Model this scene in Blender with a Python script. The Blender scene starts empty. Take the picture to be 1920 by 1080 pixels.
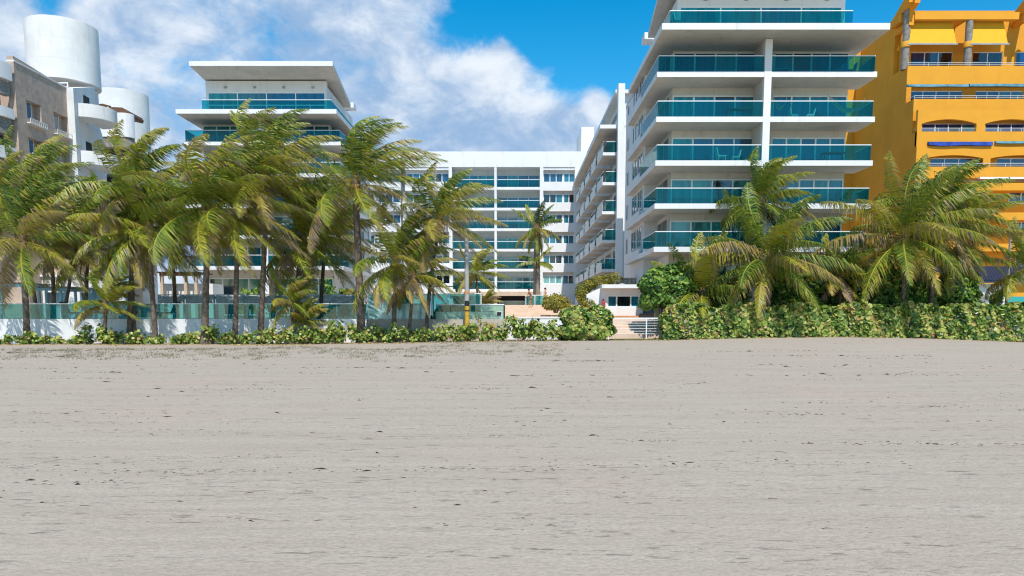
import bpy, bmesh, math, random
import numpy as np
from mathutils import Vector

random.seed(7)
rng = np.random.default_rng(11)
C = bpy.context.scene.collection
R = math.radians

# ------------------------------------------------------------------ camera
F = 1400.0                      # focal length in pixels of the 1920 px wide photograph
PITCH = R(6.0)
CP, SP = math.cos(PITCH), math.sin(PITCH)
EYE = 1.5
CY = 590.0 + F * math.tan(PITCH)
cam_d = bpy.data.cameras.new('camera')
cam = bpy.data.objects.new('camera', cam_d)
C.objects.link(cam)
cam.location = (0, 0, EYE)
cam.rotation_euler = (R(90) - PITCH, 0, 0)
cam_d.sensor_width = 36.0
cam_d.lens = F / 1920 * 36.0
cam_d.shift_y = (CY - 540.0) / 1920.0
cam_d.clip_start = 0.1
cam_d.clip_end = 3000
scene = bpy.context.scene
scene.camera = cam

def ray(u, v):
    a = (u - 960) / F
    b = (CY - v) / F
    return a, CP + b * SP, -SP + b * CP
def P(u, v, Y):
    a, y, z = ray(u, v)
    t = Y / y
    return Vector((a * t, Y, EYE + z * t))
def PX(u, v, Y): return P(u, v, Y).x
def PZ(v, Y): return P(960, v, Y).z
def YX(u, v, X):
    """depth at which the sight line meets the plane x = X"""
    a, y, z = ray(u, v)
    t = X / a
    return y * t, EYE + z * t

# ------------------------------------------------------------------ sky, sun, exposure
SUN_EL, SUN_AZ = R(54), R(8)   # azimuth: to the right of straight behind the camera
sun_dir = Vector((math.sin(SUN_AZ) * math.cos(SUN_EL), -math.cos(SUN_AZ) * math.cos(SUN_EL), math.sin(SUN_EL)))
sd = bpy.data.lights.new('sun', 'SUN')
sd.energy = 3.5
sd.angle = R(0.53)
sd.color = (1.0, 0.955, 0.89)
sun = bpy.data.objects.new('sun', sd)
C.objects.link(sun)
sun.rotation_euler = (-sun_dir).to_track_quat('-Z', 'Y').to_euler()
sun.location = (10, -30, 60)

world = bpy.data.worlds.new('World')
scene.world = world
world.use_nodes = True
nt = world.node_tree
for n in list(nt.nodes): nt.nodes.remove(n)
def N(tree, typ, **kw):
    n = tree.nodes.new(typ)
    for k, v in kw.items(): setattr(n, k, v)
    return n
def mth(tree, op, a, b=None, c=None, clamp=False):
    n = N(tree, 'ShaderNodeMath', operation=op, use_clamp=clamp)
    for i, x in enumerate((a, b, c)):
        if x is None: continue
        if isinstance(x, (int, float)): n.inputs[i].default_value = x
        else: tree.links.new(x, n.inputs[i])
    return n.outputs[0]
def smooth(tree, x, lo, hi, a=0.0, b=1.0):
    n = N(tree, 'ShaderNodeMapRange', interpolation_type='SMOOTHSTEP')
    tree.links.new(x, n.inputs[0])
    n.inputs[1].default_value, n.inputs[2].default_value = lo, hi
    n.inputs[3].default_value, n.inputs[4].default_value = a, b
    return n.outputs[0]
def mixc(tree, fac, a, b):
    n = N(tree, 'ShaderNodeMix', data_type='RGBA')
    for i, x in ((0, fac), (6, a), (7, b)):
        if isinstance(x, (int, float)): n.inputs[i].default_value = x
        elif isinstance(x, tuple): n.inputs[i].default_value = x if len(x) == 4 else x + (1,)
        else: tree.links.new(x, n.inputs[i])
    return n.outputs[2]
sky = N(nt, 'ShaderNodeTexSky', sky_type='NISHITA')
sky.sun_disc = False
sky.sun_elevation = SUN_EL
sky.sun_rotation = math.atan2(sun_dir.x, sun_dir.y)
sky.air_density = 1.0
sky.dust_density = 0.1
sky.ozone_density = 2.5
hs = N(nt, 'ShaderNodeHueSaturation')
hs.inputs['Saturation'].default_value = 1.5
hs.inputs['Hue'].default_value = 0.487
hs.inputs['Value'].default_value = 1.12
nt.links.new(sky.outputs[0], hs.inputs['Color'])
tc = N(nt, 'ShaderNodeTexCoord')
DIR = tc.outputs['Generated']
mp = N(nt, 'ShaderNodeMapping')
mp.inputs['Scale'].default_value = (1, 1, 1.5)
mp.inputs['Location'].default_value = (0.37, 0.15, 0.2)
nt.links.new(DIR, mp.inputs[0])
def noise(tree, vec, scale, detail=6, rough=0.55, dist=0.0):
    n = N(tree, 'ShaderNodeTexNoise')
    n.inputs['Scale'].default_value = scale
    n.inputs['Detail'].default_value = detail
    n.inputs['Roughness'].default_value = rough
    n.inputs['Distortion'].default_value = dist
    tree.links.new(vec, n.inputs['Vector'])
    return n.outputs['Fac']
n1 = noise(nt, mp.outputs[0], 7.0, 12, 0.63, 0.25)
n2 = noise(nt, mp.outputs[0], 13.0, 9, 0.6, 0.3)
n3 = noise(nt, mp.outputs[0], 3.2, 5, 0.5, 0.1)
def blob(u, v, r, amp):
    d = N(nt, 'ShaderNodeVectorMath', operation='DISTANCE')
    nt.links.new(DIR, d.inputs[0])
    d.inputs[1].default_value = Vector(ray(u, v)).normalized()
    return smooth(nt, d.outputs['Value'], 0.0, r, amp, 0.0)
bias = None
for u, v, r, amp in ((400, 150, 0.55, 0.26), (960, 30, 0.10, -0.24), (1130, 40, 0.17, -0.34), (1500, 0, 0.40, -0.42), (1900, -60, 0.40, -0.40),
                     (960, 250, 0.20, 0.26), (1130, 330, 0.16, 0.2), (700, 30, 0.15, 0.1), (105, 5, 0.045, -0.2), (850, 60, 0.07, -0.20), (945, 120, 0.05, 0.22), (1130, 190, 0.035, 0.24), (1060, 150, 0.045, -0.12), (1120, 70, 0.05, 0.17), (1040, 110, 0.04, 0.12)):
    b = blob(u, v, r, amp)
    bias = b if bias is None else mth(nt, 'ADD', bias, b)
dens = smooth(nt, mth(nt, 'ADD', n1, bias), 0.46, 0.74)
lum = mth(nt, 'ADD', mth(nt, 'MULTIPLY_ADD', n2, 1.25, -0.25), mth(nt, 'MULTIPLY', n3, 0.35))
for u, v, r, amp in ((960, 130, 0.10, 0.16), (1130, 195, 0.05, 0.16), (800, 60, 0.16, 0.10), (250, 90, 0.12, 0.08), (1080, 230, 0.08, 0.05), (560, 60, 0.14, -0.05), (900, 260, 0.10, -0.06)):
    lum = mth(nt, 'ADD', lum, blob(u, v, r, amp))
lumf = smooth(nt, lum, 0.38, 0.90)
cl = mixc(nt, lumf, (2.05, 3.15, 4.8), (5.5, 5.95, 6.5))
skyc = mixc(nt, dens, hs.outputs[0], cl)
bg = N(nt, 'ShaderNodeBackground')
bg.inputs['Strength'].default_value = 0.115
nt.links.new(skyc, bg.inputs[0])
wo = N(nt, 'ShaderNodeOutputWorld')
nt.links.new(bg.outputs[0], wo.inputs[0])

vs = scene.view_settings
vs.view_transform = 'Standard'
vs.look = 'None'
vs.gamma = 1.0
vs.use_curve_mapping = False
vs.exposure = 0.44
scene.cycles.use_denoising = True
scene.cycles.denoiser = 'OPENIMAGEDENOISE'
scene.cycles.denoising_input_passes = 'RGB_ALBEDO_NORMAL'
scene.cycles.denoising_prefilter = 'ACCURATE'
scene.cycles.filter_width = 1.15
scene.cycles.sample_clamp_indirect = 6.0
scene.cycles.max_bounces = 8
scene.cycles.transparent_max_bounces = 16
scene.cycles.diffuse_bounces = 3
scene.cycles.caustics_reflective = False
scene.cycles.caustics_refractive = False

# ------------------------------------------------------------------ materials
MATS = {}
def mat(name, col, rough=0.6, spec=0.4, metal=0.0, var=0.0, vscale=3.0, bump=0.0, bscale=40.0, col2=None, stain=0.0, stainc=(0.2, 0.17, 0.13)):
    m = bpy.data.materials.new(name)
    m.use_nodes = True
    t = m.node_tree
    b = t.nodes['Principled BSDF']
    b.inputs['Roughness'].default_value = rough
    b.inputs['Specular IOR Level'].default_value = spec
    b.inputs['Metallic'].default_value = metal
    base = col + (1,)
    g = N(t, 'ShaderNodeNewGeometry')
    if var > 0 or col2:
        nf = noise(t, g.outputs['Position'], vscale, 6, 0.6)
        c2 = col2 if col2 else tuple(max(0, c * (1 - var)) for c in col)
        out = mixc(t, smooth(t, nf, 0.35, 0.68), base, c2)
        if stain > 0:
            mpp = N(t, 'ShaderNodeMapping')
            mpp.inputs['Scale'].default_value = (1.6, 1.6, 0.16)
            t.links.new(g.outputs['Position'], mpp.inputs[0])
            sf = noise(t, mpp.outputs[0], 1.5, 7, 0.65)
            out = mixc(t, smooth(t, sf, 0.52, 0.78, 0.0, stain), out, stainc)
        t.links.new(out, b.inputs['Base Color'])
    else:
        b.inputs['Base Color'].default_value = base
    if bump > 0:
        bn = N(t, 'ShaderNodeBump')
        bn.inputs['Strength'].default_value = bump
        bn.inputs['Distance'].default_value = 0.02
        t.links.new(noise(t, g.outputs['Position'], bscale, 4, 0.6), bn.inputs['Height'])
        t.links.new(bn.outputs[0], b.inputs['Normal'])
    MATS[name] = m
    return m
mat('white paint', (0.78, 0.78, 0.77), 0.6, 0.3, var=0.06, vscale=0.5, bump=0.1, bscale=12, stain=0.26)
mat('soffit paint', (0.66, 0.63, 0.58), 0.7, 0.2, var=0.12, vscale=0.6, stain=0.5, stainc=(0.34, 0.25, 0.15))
mat('tank plaster', (0.76, 0.76, 0.74), 0.75, 0.2, var=0.1, vscale=0.7, bump=0.2, bscale=4, stain=0.4, stainc=(0.40, 0.36, 0.30))
mat('yellow plaster', (0.74, 0.345, 0.035), 0.8, 0.2, var=0.07, vscale=0.7, bump=0.15, bscale=10, stain=0.22, stainc=(0.50, 0.22, 0.04))
mat('ochre plaster', (0.78, 0.32, 0.025), 0.8, 0.2, var=0.12, vscale=0.35, bump=0.15, bscale=10, stain=0.22, stainc=(0.38, 0.19, 0.05))
mat('awning yellow', (0.72, 0.40, 0.02), 0.7, 0.2, var=0.06, vscale=1.5)
mat('pink stone', (0.56, 0.43, 0.34), 0.85, 0.2, var=0.22, vscale=2.2, bump=0.4, bscale=7, stain=0.45, stainc=(0.36, 0.33, 0.31))
mat('grey stone', (0.30, 0.27, 0.24), 0.85, 0.2, var=0.35, vscale=3, bump=0.4, bscale=9)
mat('dark pebble render', (0.20, 0.19, 0.17), 0.9, 0.2, col2=(0.36, 0.34, 0.30), vscale=6, bump=0.5, bscale=16)
mat('aluminium', (0.62, 0.66, 0.66), 0.4, 0.5, metal=0.0)
mat('rail white', (0.80, 0.82, 0.82), 0.35, 0.5)
mat('aqua steel', (0.25, 0.50, 0.60), 0.45, 0.4)
mat('peach stone', (0.72, 0.55, 0.42), 0.8, 0.2, var=0.14, vscale=1.8, bump=0.2, bscale=12)
mat('peach wall', (0.60, 0.47, 0.34), 0.8, 0.2, var=0.12, vscale=0.8, stain=0.2)
mat('pale green panel', (0.30, 0.48, 0.36), 0.35, 0.5, var=0.08, vscale=2)
mat('terrace paving', (0.50, 0.44, 0.36), 0.85, 0.2, var=0.15, vscale=1.2)
mat('brown wood', (0.16, 0.085, 0.05), 0.7, 0.3, var=0.4, vscale=9)
mat('tan wood', (0.40, 0.29, 0.18), 0.7, 0.3, var=0.25, vscale=6)
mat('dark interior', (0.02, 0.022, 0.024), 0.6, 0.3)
mat('black rubber', (0.02, 0.02, 0.02), 0.6, 0.3)
mat('concrete pole', (0.42, 0.40, 0.37), 0.8, 0.2, var=0.2, vscale=3)
mat('marker yellow', (0.65, 0.38, 0.04), 0.6, 0.3, var=0.3, vscale=6)
mat('signal red', (0.5, 0.04, 0.02), 0.5, 0.4)
mat('orange tile', (0.62, 0.28, 0.11), 0.7, 0.3, var=0.2, vscale=4)
mat('canopy cloth', (0.46, 0.49, 0.50), 0.9, 0.1, col2=(0.68, 0.71, 0.72), vscale=3)
mat('canopy edge', (0.75, 0.77, 0.78), 0.8, 0.1)
mat('awning blue', (0.03, 0.08, 0.42), 0.7, 0.2, var=0.5, vscale=2)
mat('awning teal', (0.12, 0.30, 0.36), 0.7, 0.2, var=0.45, vscale=2)
mat('navy tile', (0.03, 0.045, 0.09), 0.5, 0.4)
mat('turquoise frame', (0.03, 0.36, 0.34), 0.4, 0.5)
mat('green steel', (0.02, 0.20, 0.08), 0.4, 0.5)
mat('brown weave', (0.12, 0.075, 0.045), 0.8, 0.2, var=0.4, vscale=12)
mat('aqua plastic', (0.35, 0.62, 0.60), 0.4, 0.4)
mat('white plastic', (0.74, 0.76, 0.76), 0.4, 0.4)
mat('hammock cloth', (0.62, 0.62, 0.52), 0.9, 0.1, var=0.2, vscale=10)
mat('skin', (0.42, 0.22, 0.13), 0.5, 0.4)
mat('pale skin', (0.60, 0.36, 0.25), 0.5, 0.4)
mat('dark hair', (0.02, 0.013, 0.009), 0.6, 0.3)
mat('olive cloth', (0.16, 0.14, 0.08), 0.9, 0.1)
mat('dark cloth', (0.015, 0.02, 0.03), 0.9, 0.1)
# window glass: opaque tinted panes with a mirror-like coat (curtained or dark rooms behind)
def pane(name, col, rough=0.06):
    m = mat(name, col, rough, 0.9)
    t = m.node_tree
    b = t.nodes['Principled BSDF']
    g = N(t, 'ShaderNodeNewGeometry')
    mpp = N(t, 'ShaderNodeMapping')
    mpp.inputs['Scale'].default_value = (2.2, 2.2, 0.25)
    t.links.new(g.outputs['Position'], mpp.inputs[0])
    nf = noise(t, mpp.outputs[0], 1.3, 4, 0.55)
    t.links.new(mixc(t, smooth(t, nf, 0.40, 0.62), col + (1,), tuple(c * 0.55 for c in col)), b.inputs['Base Color'])
    b.inputs['IOR'].default_value = 1.6
pane('pane teal', (0.012, 0.26, 0.25))
pane('pane blue', (0.010, 0.085, 0.18))
pane('pane sea', (0.012, 0.17, 0.235))
pane('pane dark', (0.007, 0.012, 0.018))
pane('pane light', (0.16, 0.42, 0.44))
pane('pane deep blue', (0.012, 0.06, 0.20))
pane('pane green', (0.025, 0.21, 0.16))
def rail_glass(name, tint, body, mixbody, gl=0.12):
    m = bpy.data.materials.new(name)
    m.use_nodes = True
    t = m.node_tree
    for n in list(t.nodes): t.nodes.remove(n)
    tr = N(t, 'ShaderNodeBsdfTransparent'); tr.inputs[0].default_value = tint + (1,)
    di = N(t, 'ShaderNodeBsdfDiffuse'); di.inputs[0].default_value = body + (1,)
    go = N(t, 'ShaderNodeBsdfGlossy'); go.inputs['Roughness'].default_value = 0.03
    m1 = N(t, 'ShaderNodeMixShader'); m1.inputs[0].default_value = mixbody
    t.links.new(tr.outputs[0], m1.inputs[1]); t.links.new(di.outputs[0], m1.inputs[2])
    lw = N(t, 'ShaderNodeLayerWeight'); lw.inputs[0].default_value = 0.25
    fr = mth(t, 'ADD', mth(t, 'MULTIPLY', lw.outputs['Fresnel'], 0.7), gl * 0.4, clamp=True)
    m2 = N(t, 'ShaderNodeMixShader')
    t.links.new(fr, m2.inputs[0])
    t.links.new(m1.outputs[0], m2.inputs[1]); t.links.new(go.outputs[0], m2.inputs[2])
    o = N(t, 'ShaderNodeOutputMaterial')
    t.links.new(m2.outputs[0], o.inputs[0])
    MATS[name] = m
rail_glass('rail glass', (0.24, 0.74, 0.77), (0.005, 0.22, 0.26), 0.09, 0.05)
rail_glass('pool glass', (0.36, 0.74, 0.76), (0.03, 0.34, 0.36), 0.20)
rail_glass('frosted aqua glass', (0.5, 0.85, 0.85), (0.42, 0.74, 0.74), 0.75)

# foliage: 'tint' attribute runs 0 (deep green) .. 1 (yellow / dry), leaf colour; on palms it also carries painted crown shade and highlights
def leafmat(name, stops, rough=0.5, trans=0.20, spec=0.35):
    m = bpy.data.materials.new(name)
    m.use_nodes = True
    t = m.node_tree
    for n in list(t.nodes): t.nodes.remove(n)
    at = N(t, 'ShaderNodeAttribute'); at.attribute_name = 'tint'
    cr = N(t, 'ShaderNodeValToRGB')
    el = cr.color_ramp.elements
    el[0].position, el[0].color = stops[0][0], stops[0][1] + (1,)
    el[1].position, el[1].color = stops[-1][0], stops[-1][1] + (1,)
    for pos, c in stops[1:-1]:
        e = el.new(pos); e.color = c + (1,)
    t.links.new(at.outputs['Fac'], cr.inputs[0])
    p = N(t, 'ShaderNodeBsdfPrincipled')
    p.inputs['Roughness'].default_value = rough
    p.inputs['Specular IOR Level'].default_value = spec
    t.links.new(cr.outputs[0], p.inputs['Base Color'])
    tl = N(t, 'ShaderNodeBsdfTranslucent')
    hs2 = N(t, 'ShaderNodeHueSaturation'); hs2.inputs['Value'].default_value = 1.5
    t.links.new(cr.outputs[0], hs2.inputs['Color'])
    t.links.new(hs2.outputs[0], tl.inputs[0])
    mx = N(t, 'ShaderNodeMixShader'); mx.inputs[0].default_value = trans
    t.links.new(p.outputs[0], mx.inputs[1]); t.links.new(tl.outputs[0], mx.inputs[2])
    o = N(t, 'ShaderNodeOutputMaterial')
    t.links.new(mx.outputs[0], o.inputs[0])
    MATS[name] = m
leafmat('palm leaf', ((0.0, (0.05, 0.10, 0.02)), (0.3, (0.155, 0.225, 0.02)), (0.5, (0.31, 0.34, 0.028)), (0.66, (0.40, 0.32, 0.03)), (0.8, (0.38, 0.27, 0.10)), (1.0, (0.29, 0.21, 0.15))), 0.45)
leafmat('sea grape leaf', ((0.0, (0.025, 0.075, 0.012)), (0.4, (0.15, 0.25, 0.04)), (0.65, (0.36, 0.42, 0.085)), (0.9, (0.50, 0.45, 0.13)), (1.0, (0.45, 0.26, 0.11))), 0.4)
leafmat('bush leaf', ((0.0, (0.022, 0.06, 0.015)), (0.5, (0.085, 0.19, 0.022)), (1.0, (0.26, 0.36, 0.06))), 0.4)
leafmat('golden leaf', ((0.0, (0.07, 0.10, 0.012)), (0.5, (0.23, 0.22, 0.02)), (1.0, (0.42, 0.28, 0.03))), 0.5)
leafmat('dry grass', ((0.0, (0.12, 0.13, 0.06)), (0.5, (0.22, 0.20, 0.11)), (1.0, (0.36, 0.30, 0.20))), 0.7, 0.2)
leafmat('lawn blade', ((0.0, (0.08, 0.11, 0.025)), (1.0, (0.22, 0.20, 0.07))), 0.7, 0.2)
def trunkmat():
    m = mat('palm trunk', (0.20, 0.155, 0.12), 0.9, 0.15, col2=(0.09, 0.065, 0.05), vscale=5, bump=0.5, bscale=18)
    mat('fat palm trunk', (0.30, 0.26, 0.22), 0.9, 0.15, col2=(0.2, 0.17, 0.145), vscale=3, bump=0.4, bscale=10)
    mat('stalk', (0.32, 0.27, 0.06), 0.6, 0.3, col2=(0.20, 0.20, 0.04), vscale=2)
    mat('fibre', (0.24, 0.16, 0.09), 0.95, 0.1, col2=(0.11, 0.075, 0.05), vscale=9, bump=0.6, bscale=25)
    mat('coconut husk', (0.48, 0.20, 0.03), 0.6, 0.3, var=0.3, vscale=5)
    mat('twig', (0.16, 0.12, 0.08), 0.9, 0.1)
    mat('sea wrack', (0.035, 0.026, 0.022), 0.9, 0.1, col2=(0.12, 0.08, 0.065), vscale=4)
trunkmat()

# ------------------------------------------------------------------ object helpers
WL = {}
def tag(o, label=None, cat=None, group=None, kind=None):
    if label: o['label'] = label
    if cat: o['category'] = cat
    if group: o['group'] = group
    if kind: o['kind'] = kind
    return o
def thing(name, label, cat, loc, group=None):
    o = bpy.data.objects.new(name, None)
    C.objects.link(o)
    o.location = loc
    o.empty_display_size = 0.2
    WL[o] = Vector(loc)
    return tag(o, label, cat, group)
def place(o, world, parent):
    C.objects.link(o)
    WL[o] = Vector(world)
    if parent is not None:
        o.parent = parent
        o.location = WL[o] - WL[parent]
    else:
        o.location = WL[o]
    return o
def mesh_obj(name, verts, faces, m, parent=None, smooth_=False, tint=None, kind=None, mats2=None, origin=None):
    """verts in world coordinates; the object's origin sits at their base centre"""
    v = np.asarray(verts, dtype=np.float64)
    lo, hi = v.min(0), v.max(0)
    o0 = np.array([(lo[0] + hi[0]) / 2, (lo[1] + hi[1]) / 2, lo[2]]) if origin is None else np.asarray(origin, float)
    me = bpy.data.meshes.new(name)
    if isinstance(faces, np.ndarray):
        k = faces.shape[1]
        nf = faces.shape[0]
        me.vertices.add(len(v))
        me.vertices.foreach_set('co', (v - o0).ravel())
        me.loops.add(nf * k)
        me.loops.foreach_set('vertex_index', faces.ravel().astype(np.int32))
        me.polygons.add(nf)
        me.polygons.foreach_set('loop_start', np.arange(0, nf * k, k, dtype=np.int32))
        me.polygons.foreach_set('loop_total', np.full(nf, k, dtype=np.int32))
        me.update(calc_edges=True)
        me.validate()
    else:
        me.from_pydata([tuple(q) for q in (v - o0)], [], faces)
    me.materials.append(MATS[m])
    if tint is not None:
        a = me.attributes.new('tint', 'FLOAT', 'FACE' if len(tint) == len(me.polygons) else 'POINT')
        a.data.foreach_set('value', np.asarray(tint, dtype=np.float32))
    if smooth_:
        me.polygons.foreach_set('use_smooth', np.ones(len(me.polygons), dtype=bool))
        if len(me.polygons) < 20000: me.set_sharp_from_angle(angle=R(38))
    o = bpy.data.objects.new(name, me)
    place(o, o0, parent)
    if kind: o['kind'] = kind
    return o
BOXC = {}
BF = [(0, 3, 2, 1), (4, 5, 6, 7), (0, 1, 5, 4), (1, 2, 6, 5), (2, 3, 7, 6), (3, 0, 4, 7)]
def boxv(x0, x1, y0, y1, z0, z1):
    return [(x0, y0, z0), (x1, y0, z0), (x1, y1, z0), (x0, y1, z0), (x0, y0, z1), (x1, y0, z1), (x1, y1, z1), (x0, y1, z1)]
def box(name, x0, x1, y0, y1, z0, z1, m, parent=None, bevel=0.0):
    x0, x1 = min(x0, x1), max(x0, x1); y0, y1 = min(y0, y1), max(y0, y1); z0, z1 = min(z0, z1), max(z0, z1)
    d = (round(x1 - x0, 3), round(y1 - y0, 3), round(z1 - z0, 3), m, bevel)
    me = BOXC.get(d)
    if me is None:
        hx, hy, hz = d[0] / 2, d[1] / 2, d[2]
        me = bpy.data.meshes.new(name)
        me.from_pydata(boxv(-hx, hx, -hy, hy, 0, hz), [], BF)
        if bevel > 0:
            bm = bmesh.new(); bm.from_mesh(me)
            bmesh.ops.bevel(bm, geom=bm.edges[:], offset=bevel, segments=2, affect='EDGES')
            bm.to_mesh(me); bm.free()
        me.materials.append(MATS[m])
        BOXC[d] = me
    o = bpy.data.objects.new(name, me)
    return place(o, ((x0 + x1) / 2, (y0 + y1) / 2, z0), parent)
class MB:
    """collects shapes for ONE mesh object"""
    def __init__(s): s.v = []; s.f = []
    def box(s, x0, x1, y0, y1, z0, z1):
        b = len(s.v); s.v += boxv(min(x0, x1), max(x0, x1), min(y0, y1), max(y0, y1), min(z0, z1), max(z0, z1)); s.f += [tuple(b + i for i in q) for q in BF]; return s
    def tube(s, pts, r, n=6, cap=True):
        pts = [Vector(p) for p in pts]; rr = r if isinstance(r, (list, tuple)) else [r] * len(pts)
        b = len(s.v)
        for i, p in enumerate(pts):
            d = (pts[min(i + 1, len(pts) - 1)] - pts[max(i - 1, 0)]).normalized()
            up = Vector((0, 0, 1)) if abs(d.z) < 0.9 else Vector((1, 0, 0))
            a = d.cross(up).normalized(); c = a.cross(d).normalized()
            for k in range(n):
                t = 2 * math.pi * k / n
                s.v.append(tuple(p + (a * math.cos(t) + c * math.sin(t)) * rr[i]))
        for i in range(len(pts) - 1):
            for k in range(n):
                s.f.append((b + i * n + k, b + i * n + (k + 1) % n, b + (i + 1) * n + (k + 1) % n, b + (i + 1) * n + k))
        if cap:
            s.f.append(tuple(b + k for k in range(n))[::-1]); s.f.append(tuple(b + (len(pts) - 1) * n + k for k in range(n)))
        return s
    def prism(s, poly, fn, d0, d1):
        """poly of 2D points, fn(p, d) -> xyz; extruded between depths d0 and d1"""
        b = len(s.v); n = len(poly)
        s.v += [tuple(fn(p, d0)) for p in poly] + [tuple(fn(p, d1)) for p in poly]
        s.f.append(tuple(b + i for i in range(n))); s.f.append(tuple(b + n + i for i in range(n))[::-1])
        for i in range(n):
            j = (i + 1) % n
            s.f.append((b + i, b + n + i, b + n + j, b + j))
        return s
    def lathe(s, cx, cy, prof, n=24, a0=0.0, a1=2 * math.pi):
        b = len(s.v); full = abs(a1 - a0 - 2 * math.pi) < 1e-6; m = n if full else n + 1
        for r, z in prof:
            for k in range(m):
                t = a0 + (a1 - a0) * k / n
                s.v.append((cx + r * math.cos(t), cy + r * math.sin(t), z))
        for i in range(len(prof) - 1):
            for k in range(n):
                k2 = (k + 1) % m
                s.f.append((b + i * m + k, b + i * m + k2, b + (i + 1) * m + k2, b + (i + 1) * m + k))
        return s
    def build(s, name, m, parent=None, smooth_=False, kind=None):
        o = mesh_obj(name, s.v, s.f, m, parent, smooth_, kind=kind)
        bm = bmesh.new(); bm.from_mesh(o.data); bmesh.ops.recalc_face_normals(bm, faces=bm.faces); bm.to_mesh(o.data); bm.free()
        if smooth_: o.data.set_sharp_from_angle(angle=R(38))
        return o
def grid_wall(name, us, zs, holes, fn, d0, d1, m, parent):
    """wall of thickness d0..d1 over the grid us x zs with the cells in holes left open; fn(u, z, d) -> xyz"""
    nu, nz = len(us) - 1, len(zs) - 1
    solid = [[(i, j) not in holes for j in range(nz)] for i in range(nu)]
    idx = {}; v = []; f = []
    def vid(i, j, k):
        key = (i, j, k)
        if key not in idx:
            idx[key] = len(v); v.append(tuple(fn(us[i], zs[j], d1 if k else d0)))
        return idx[key]
    S = lambda i, j: 0 <= i < nu and 0 <= j < nz and solid[i][j]
    for i in range(nu):
        for j in range(nz):
            if not solid[i][j]: continue
            f.append((vid(i, j, 0), vid(i + 1, j, 0), vid(i + 1, j + 1, 0), vid(i, j + 1, 0)))
            f.append((vid(i, j, 1), vid(i, j + 1, 1), vid(i + 1, j + 1, 1), vid(i + 1, j, 1)))
            if not S(i - 1, j): f.append((vid(i, j, 0), vid(i, j + 1, 0), vid(i, j + 1, 1), vid(i, j, 1)))
            if not S(i + 1, j): f.append((vid(i + 1, j, 0), vid(i + 1, j, 1), vid(i + 1, j + 1, 1), vid(i + 1, j + 1, 0)))
            if not S(i, j - 1): f.append((vid(i, j, 0), vid(i, j, 1), vid(i + 1, j, 1), vid(i + 1, j, 0)))
            if not S(i, j + 1): f.append((vid(i, j + 1, 0), vid(i + 1, j + 1, 0), vid(i + 1, j + 1, 1), vid(i, j + 1, 1)))
    o = mesh_obj(name, v, f, m, parent)
    bm = bmesh.new(); bm.from_mesh(o.data); bmesh.ops.recalc_face_normals(bm, faces=bm.faces); bm.to_mesh(o.data); bm.free()
    return o
def window_front(x0, x1, z0, z1, y, parent, panes, fm='aluminium', cuts=None, fr=0.05, transom=None):
    """glazing in a plane facing the sea: one frame, a pane in every bay"""
    x0, x1 = min(x0, x1), max(x0, x1)
    n = len(panes)
    xs = cuts if cuts else [x0 + (x1 - x0) * i / n for i in range(n + 1)]
    mb = MB()
    for i, x in enumerate(xs):
        w = fr * (1.0 if 0 < i < n else 0.8)
        mb.box(x - w / 2, x + w / 2, y - 0.05, y + 0.03, z0, z1)
    for a, b in zip(xs[:-1], xs[1:]):
        mb.box(a + fr / 2, b - fr / 2, y - 0.046, y + 0.026, z0, z0 + fr)
        mb.box(a + fr / 2, b - fr / 2, y - 0.046, y + 0.026, z1 - fr, z1)
        if transom: mb.box(a + fr / 2, b - fr / 2, y - 0.044, y + 0.024, transom - fr / 2, transom + fr / 2)
    w = mb.build('window', fm, parent)
    for i, (a, b) in enumerate(zip(xs[:-1], xs[1:])):
        if transom:
            box('pane', a + fr / 2 - .004, b - fr / 2 + .004, y - 0.02, y, z0 + fr - .004, transom - fr / 2 + .004, panes[i], w)
            box('pane', a + fr / 2 - .004, b - fr / 2 + .004, y - 0.02, y, transom + fr / 2 - .004, z1 - fr + .004, panes[i], w)
        else:
            box('pane', a + fr / 2 - .004, b - fr / 2 + .004, y - 0.02, y, z0 + fr - .004, z1 - fr + .004, panes[i], w)
    return w
def window_side(x, y0, y1, z0, z1, s, parent, panes, fm='aluminium', fr=0.05):
    """glazing in a plane facing sideways (s: the sign of x it looks along)"""
    n = len(panes); ys = [y0 + (y1 - y0) * i / n for i in range(n + 1)]
    mb = MB()
    for yy in ys: mb.box(x - 0.03, x + 0.05 * s + 0.0 if s > 0 else x + 0.03, yy - fr / 2, yy + fr / 2, z0, z1) if s > 0 else mb.box(x - 0.05, x + 0.03, yy - fr / 2, yy + fr / 2, z0, z1)
    for a, b in zip(ys[:-1], ys[1:]):
        for za, zb in ((z0, z0 + fr), (z1 - fr, z1)):
            mb.box(x - 0.028, x + 0.028, a + fr / 2, b - fr / 2, za, zb)
    w = mb.build('window', fm, parent)
    for i, (a, b) in enumerate(zip(ys[:-1], ys[1:])):
        box('pane', x - 0.01, x + 0.01, a + fr / 2 - .004, b - fr / 2 + .004, z0 + fr - .004, z1 - fr + .004, panes[i], w)
    return w
def pick(*opts): return random.choice(opts)
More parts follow.
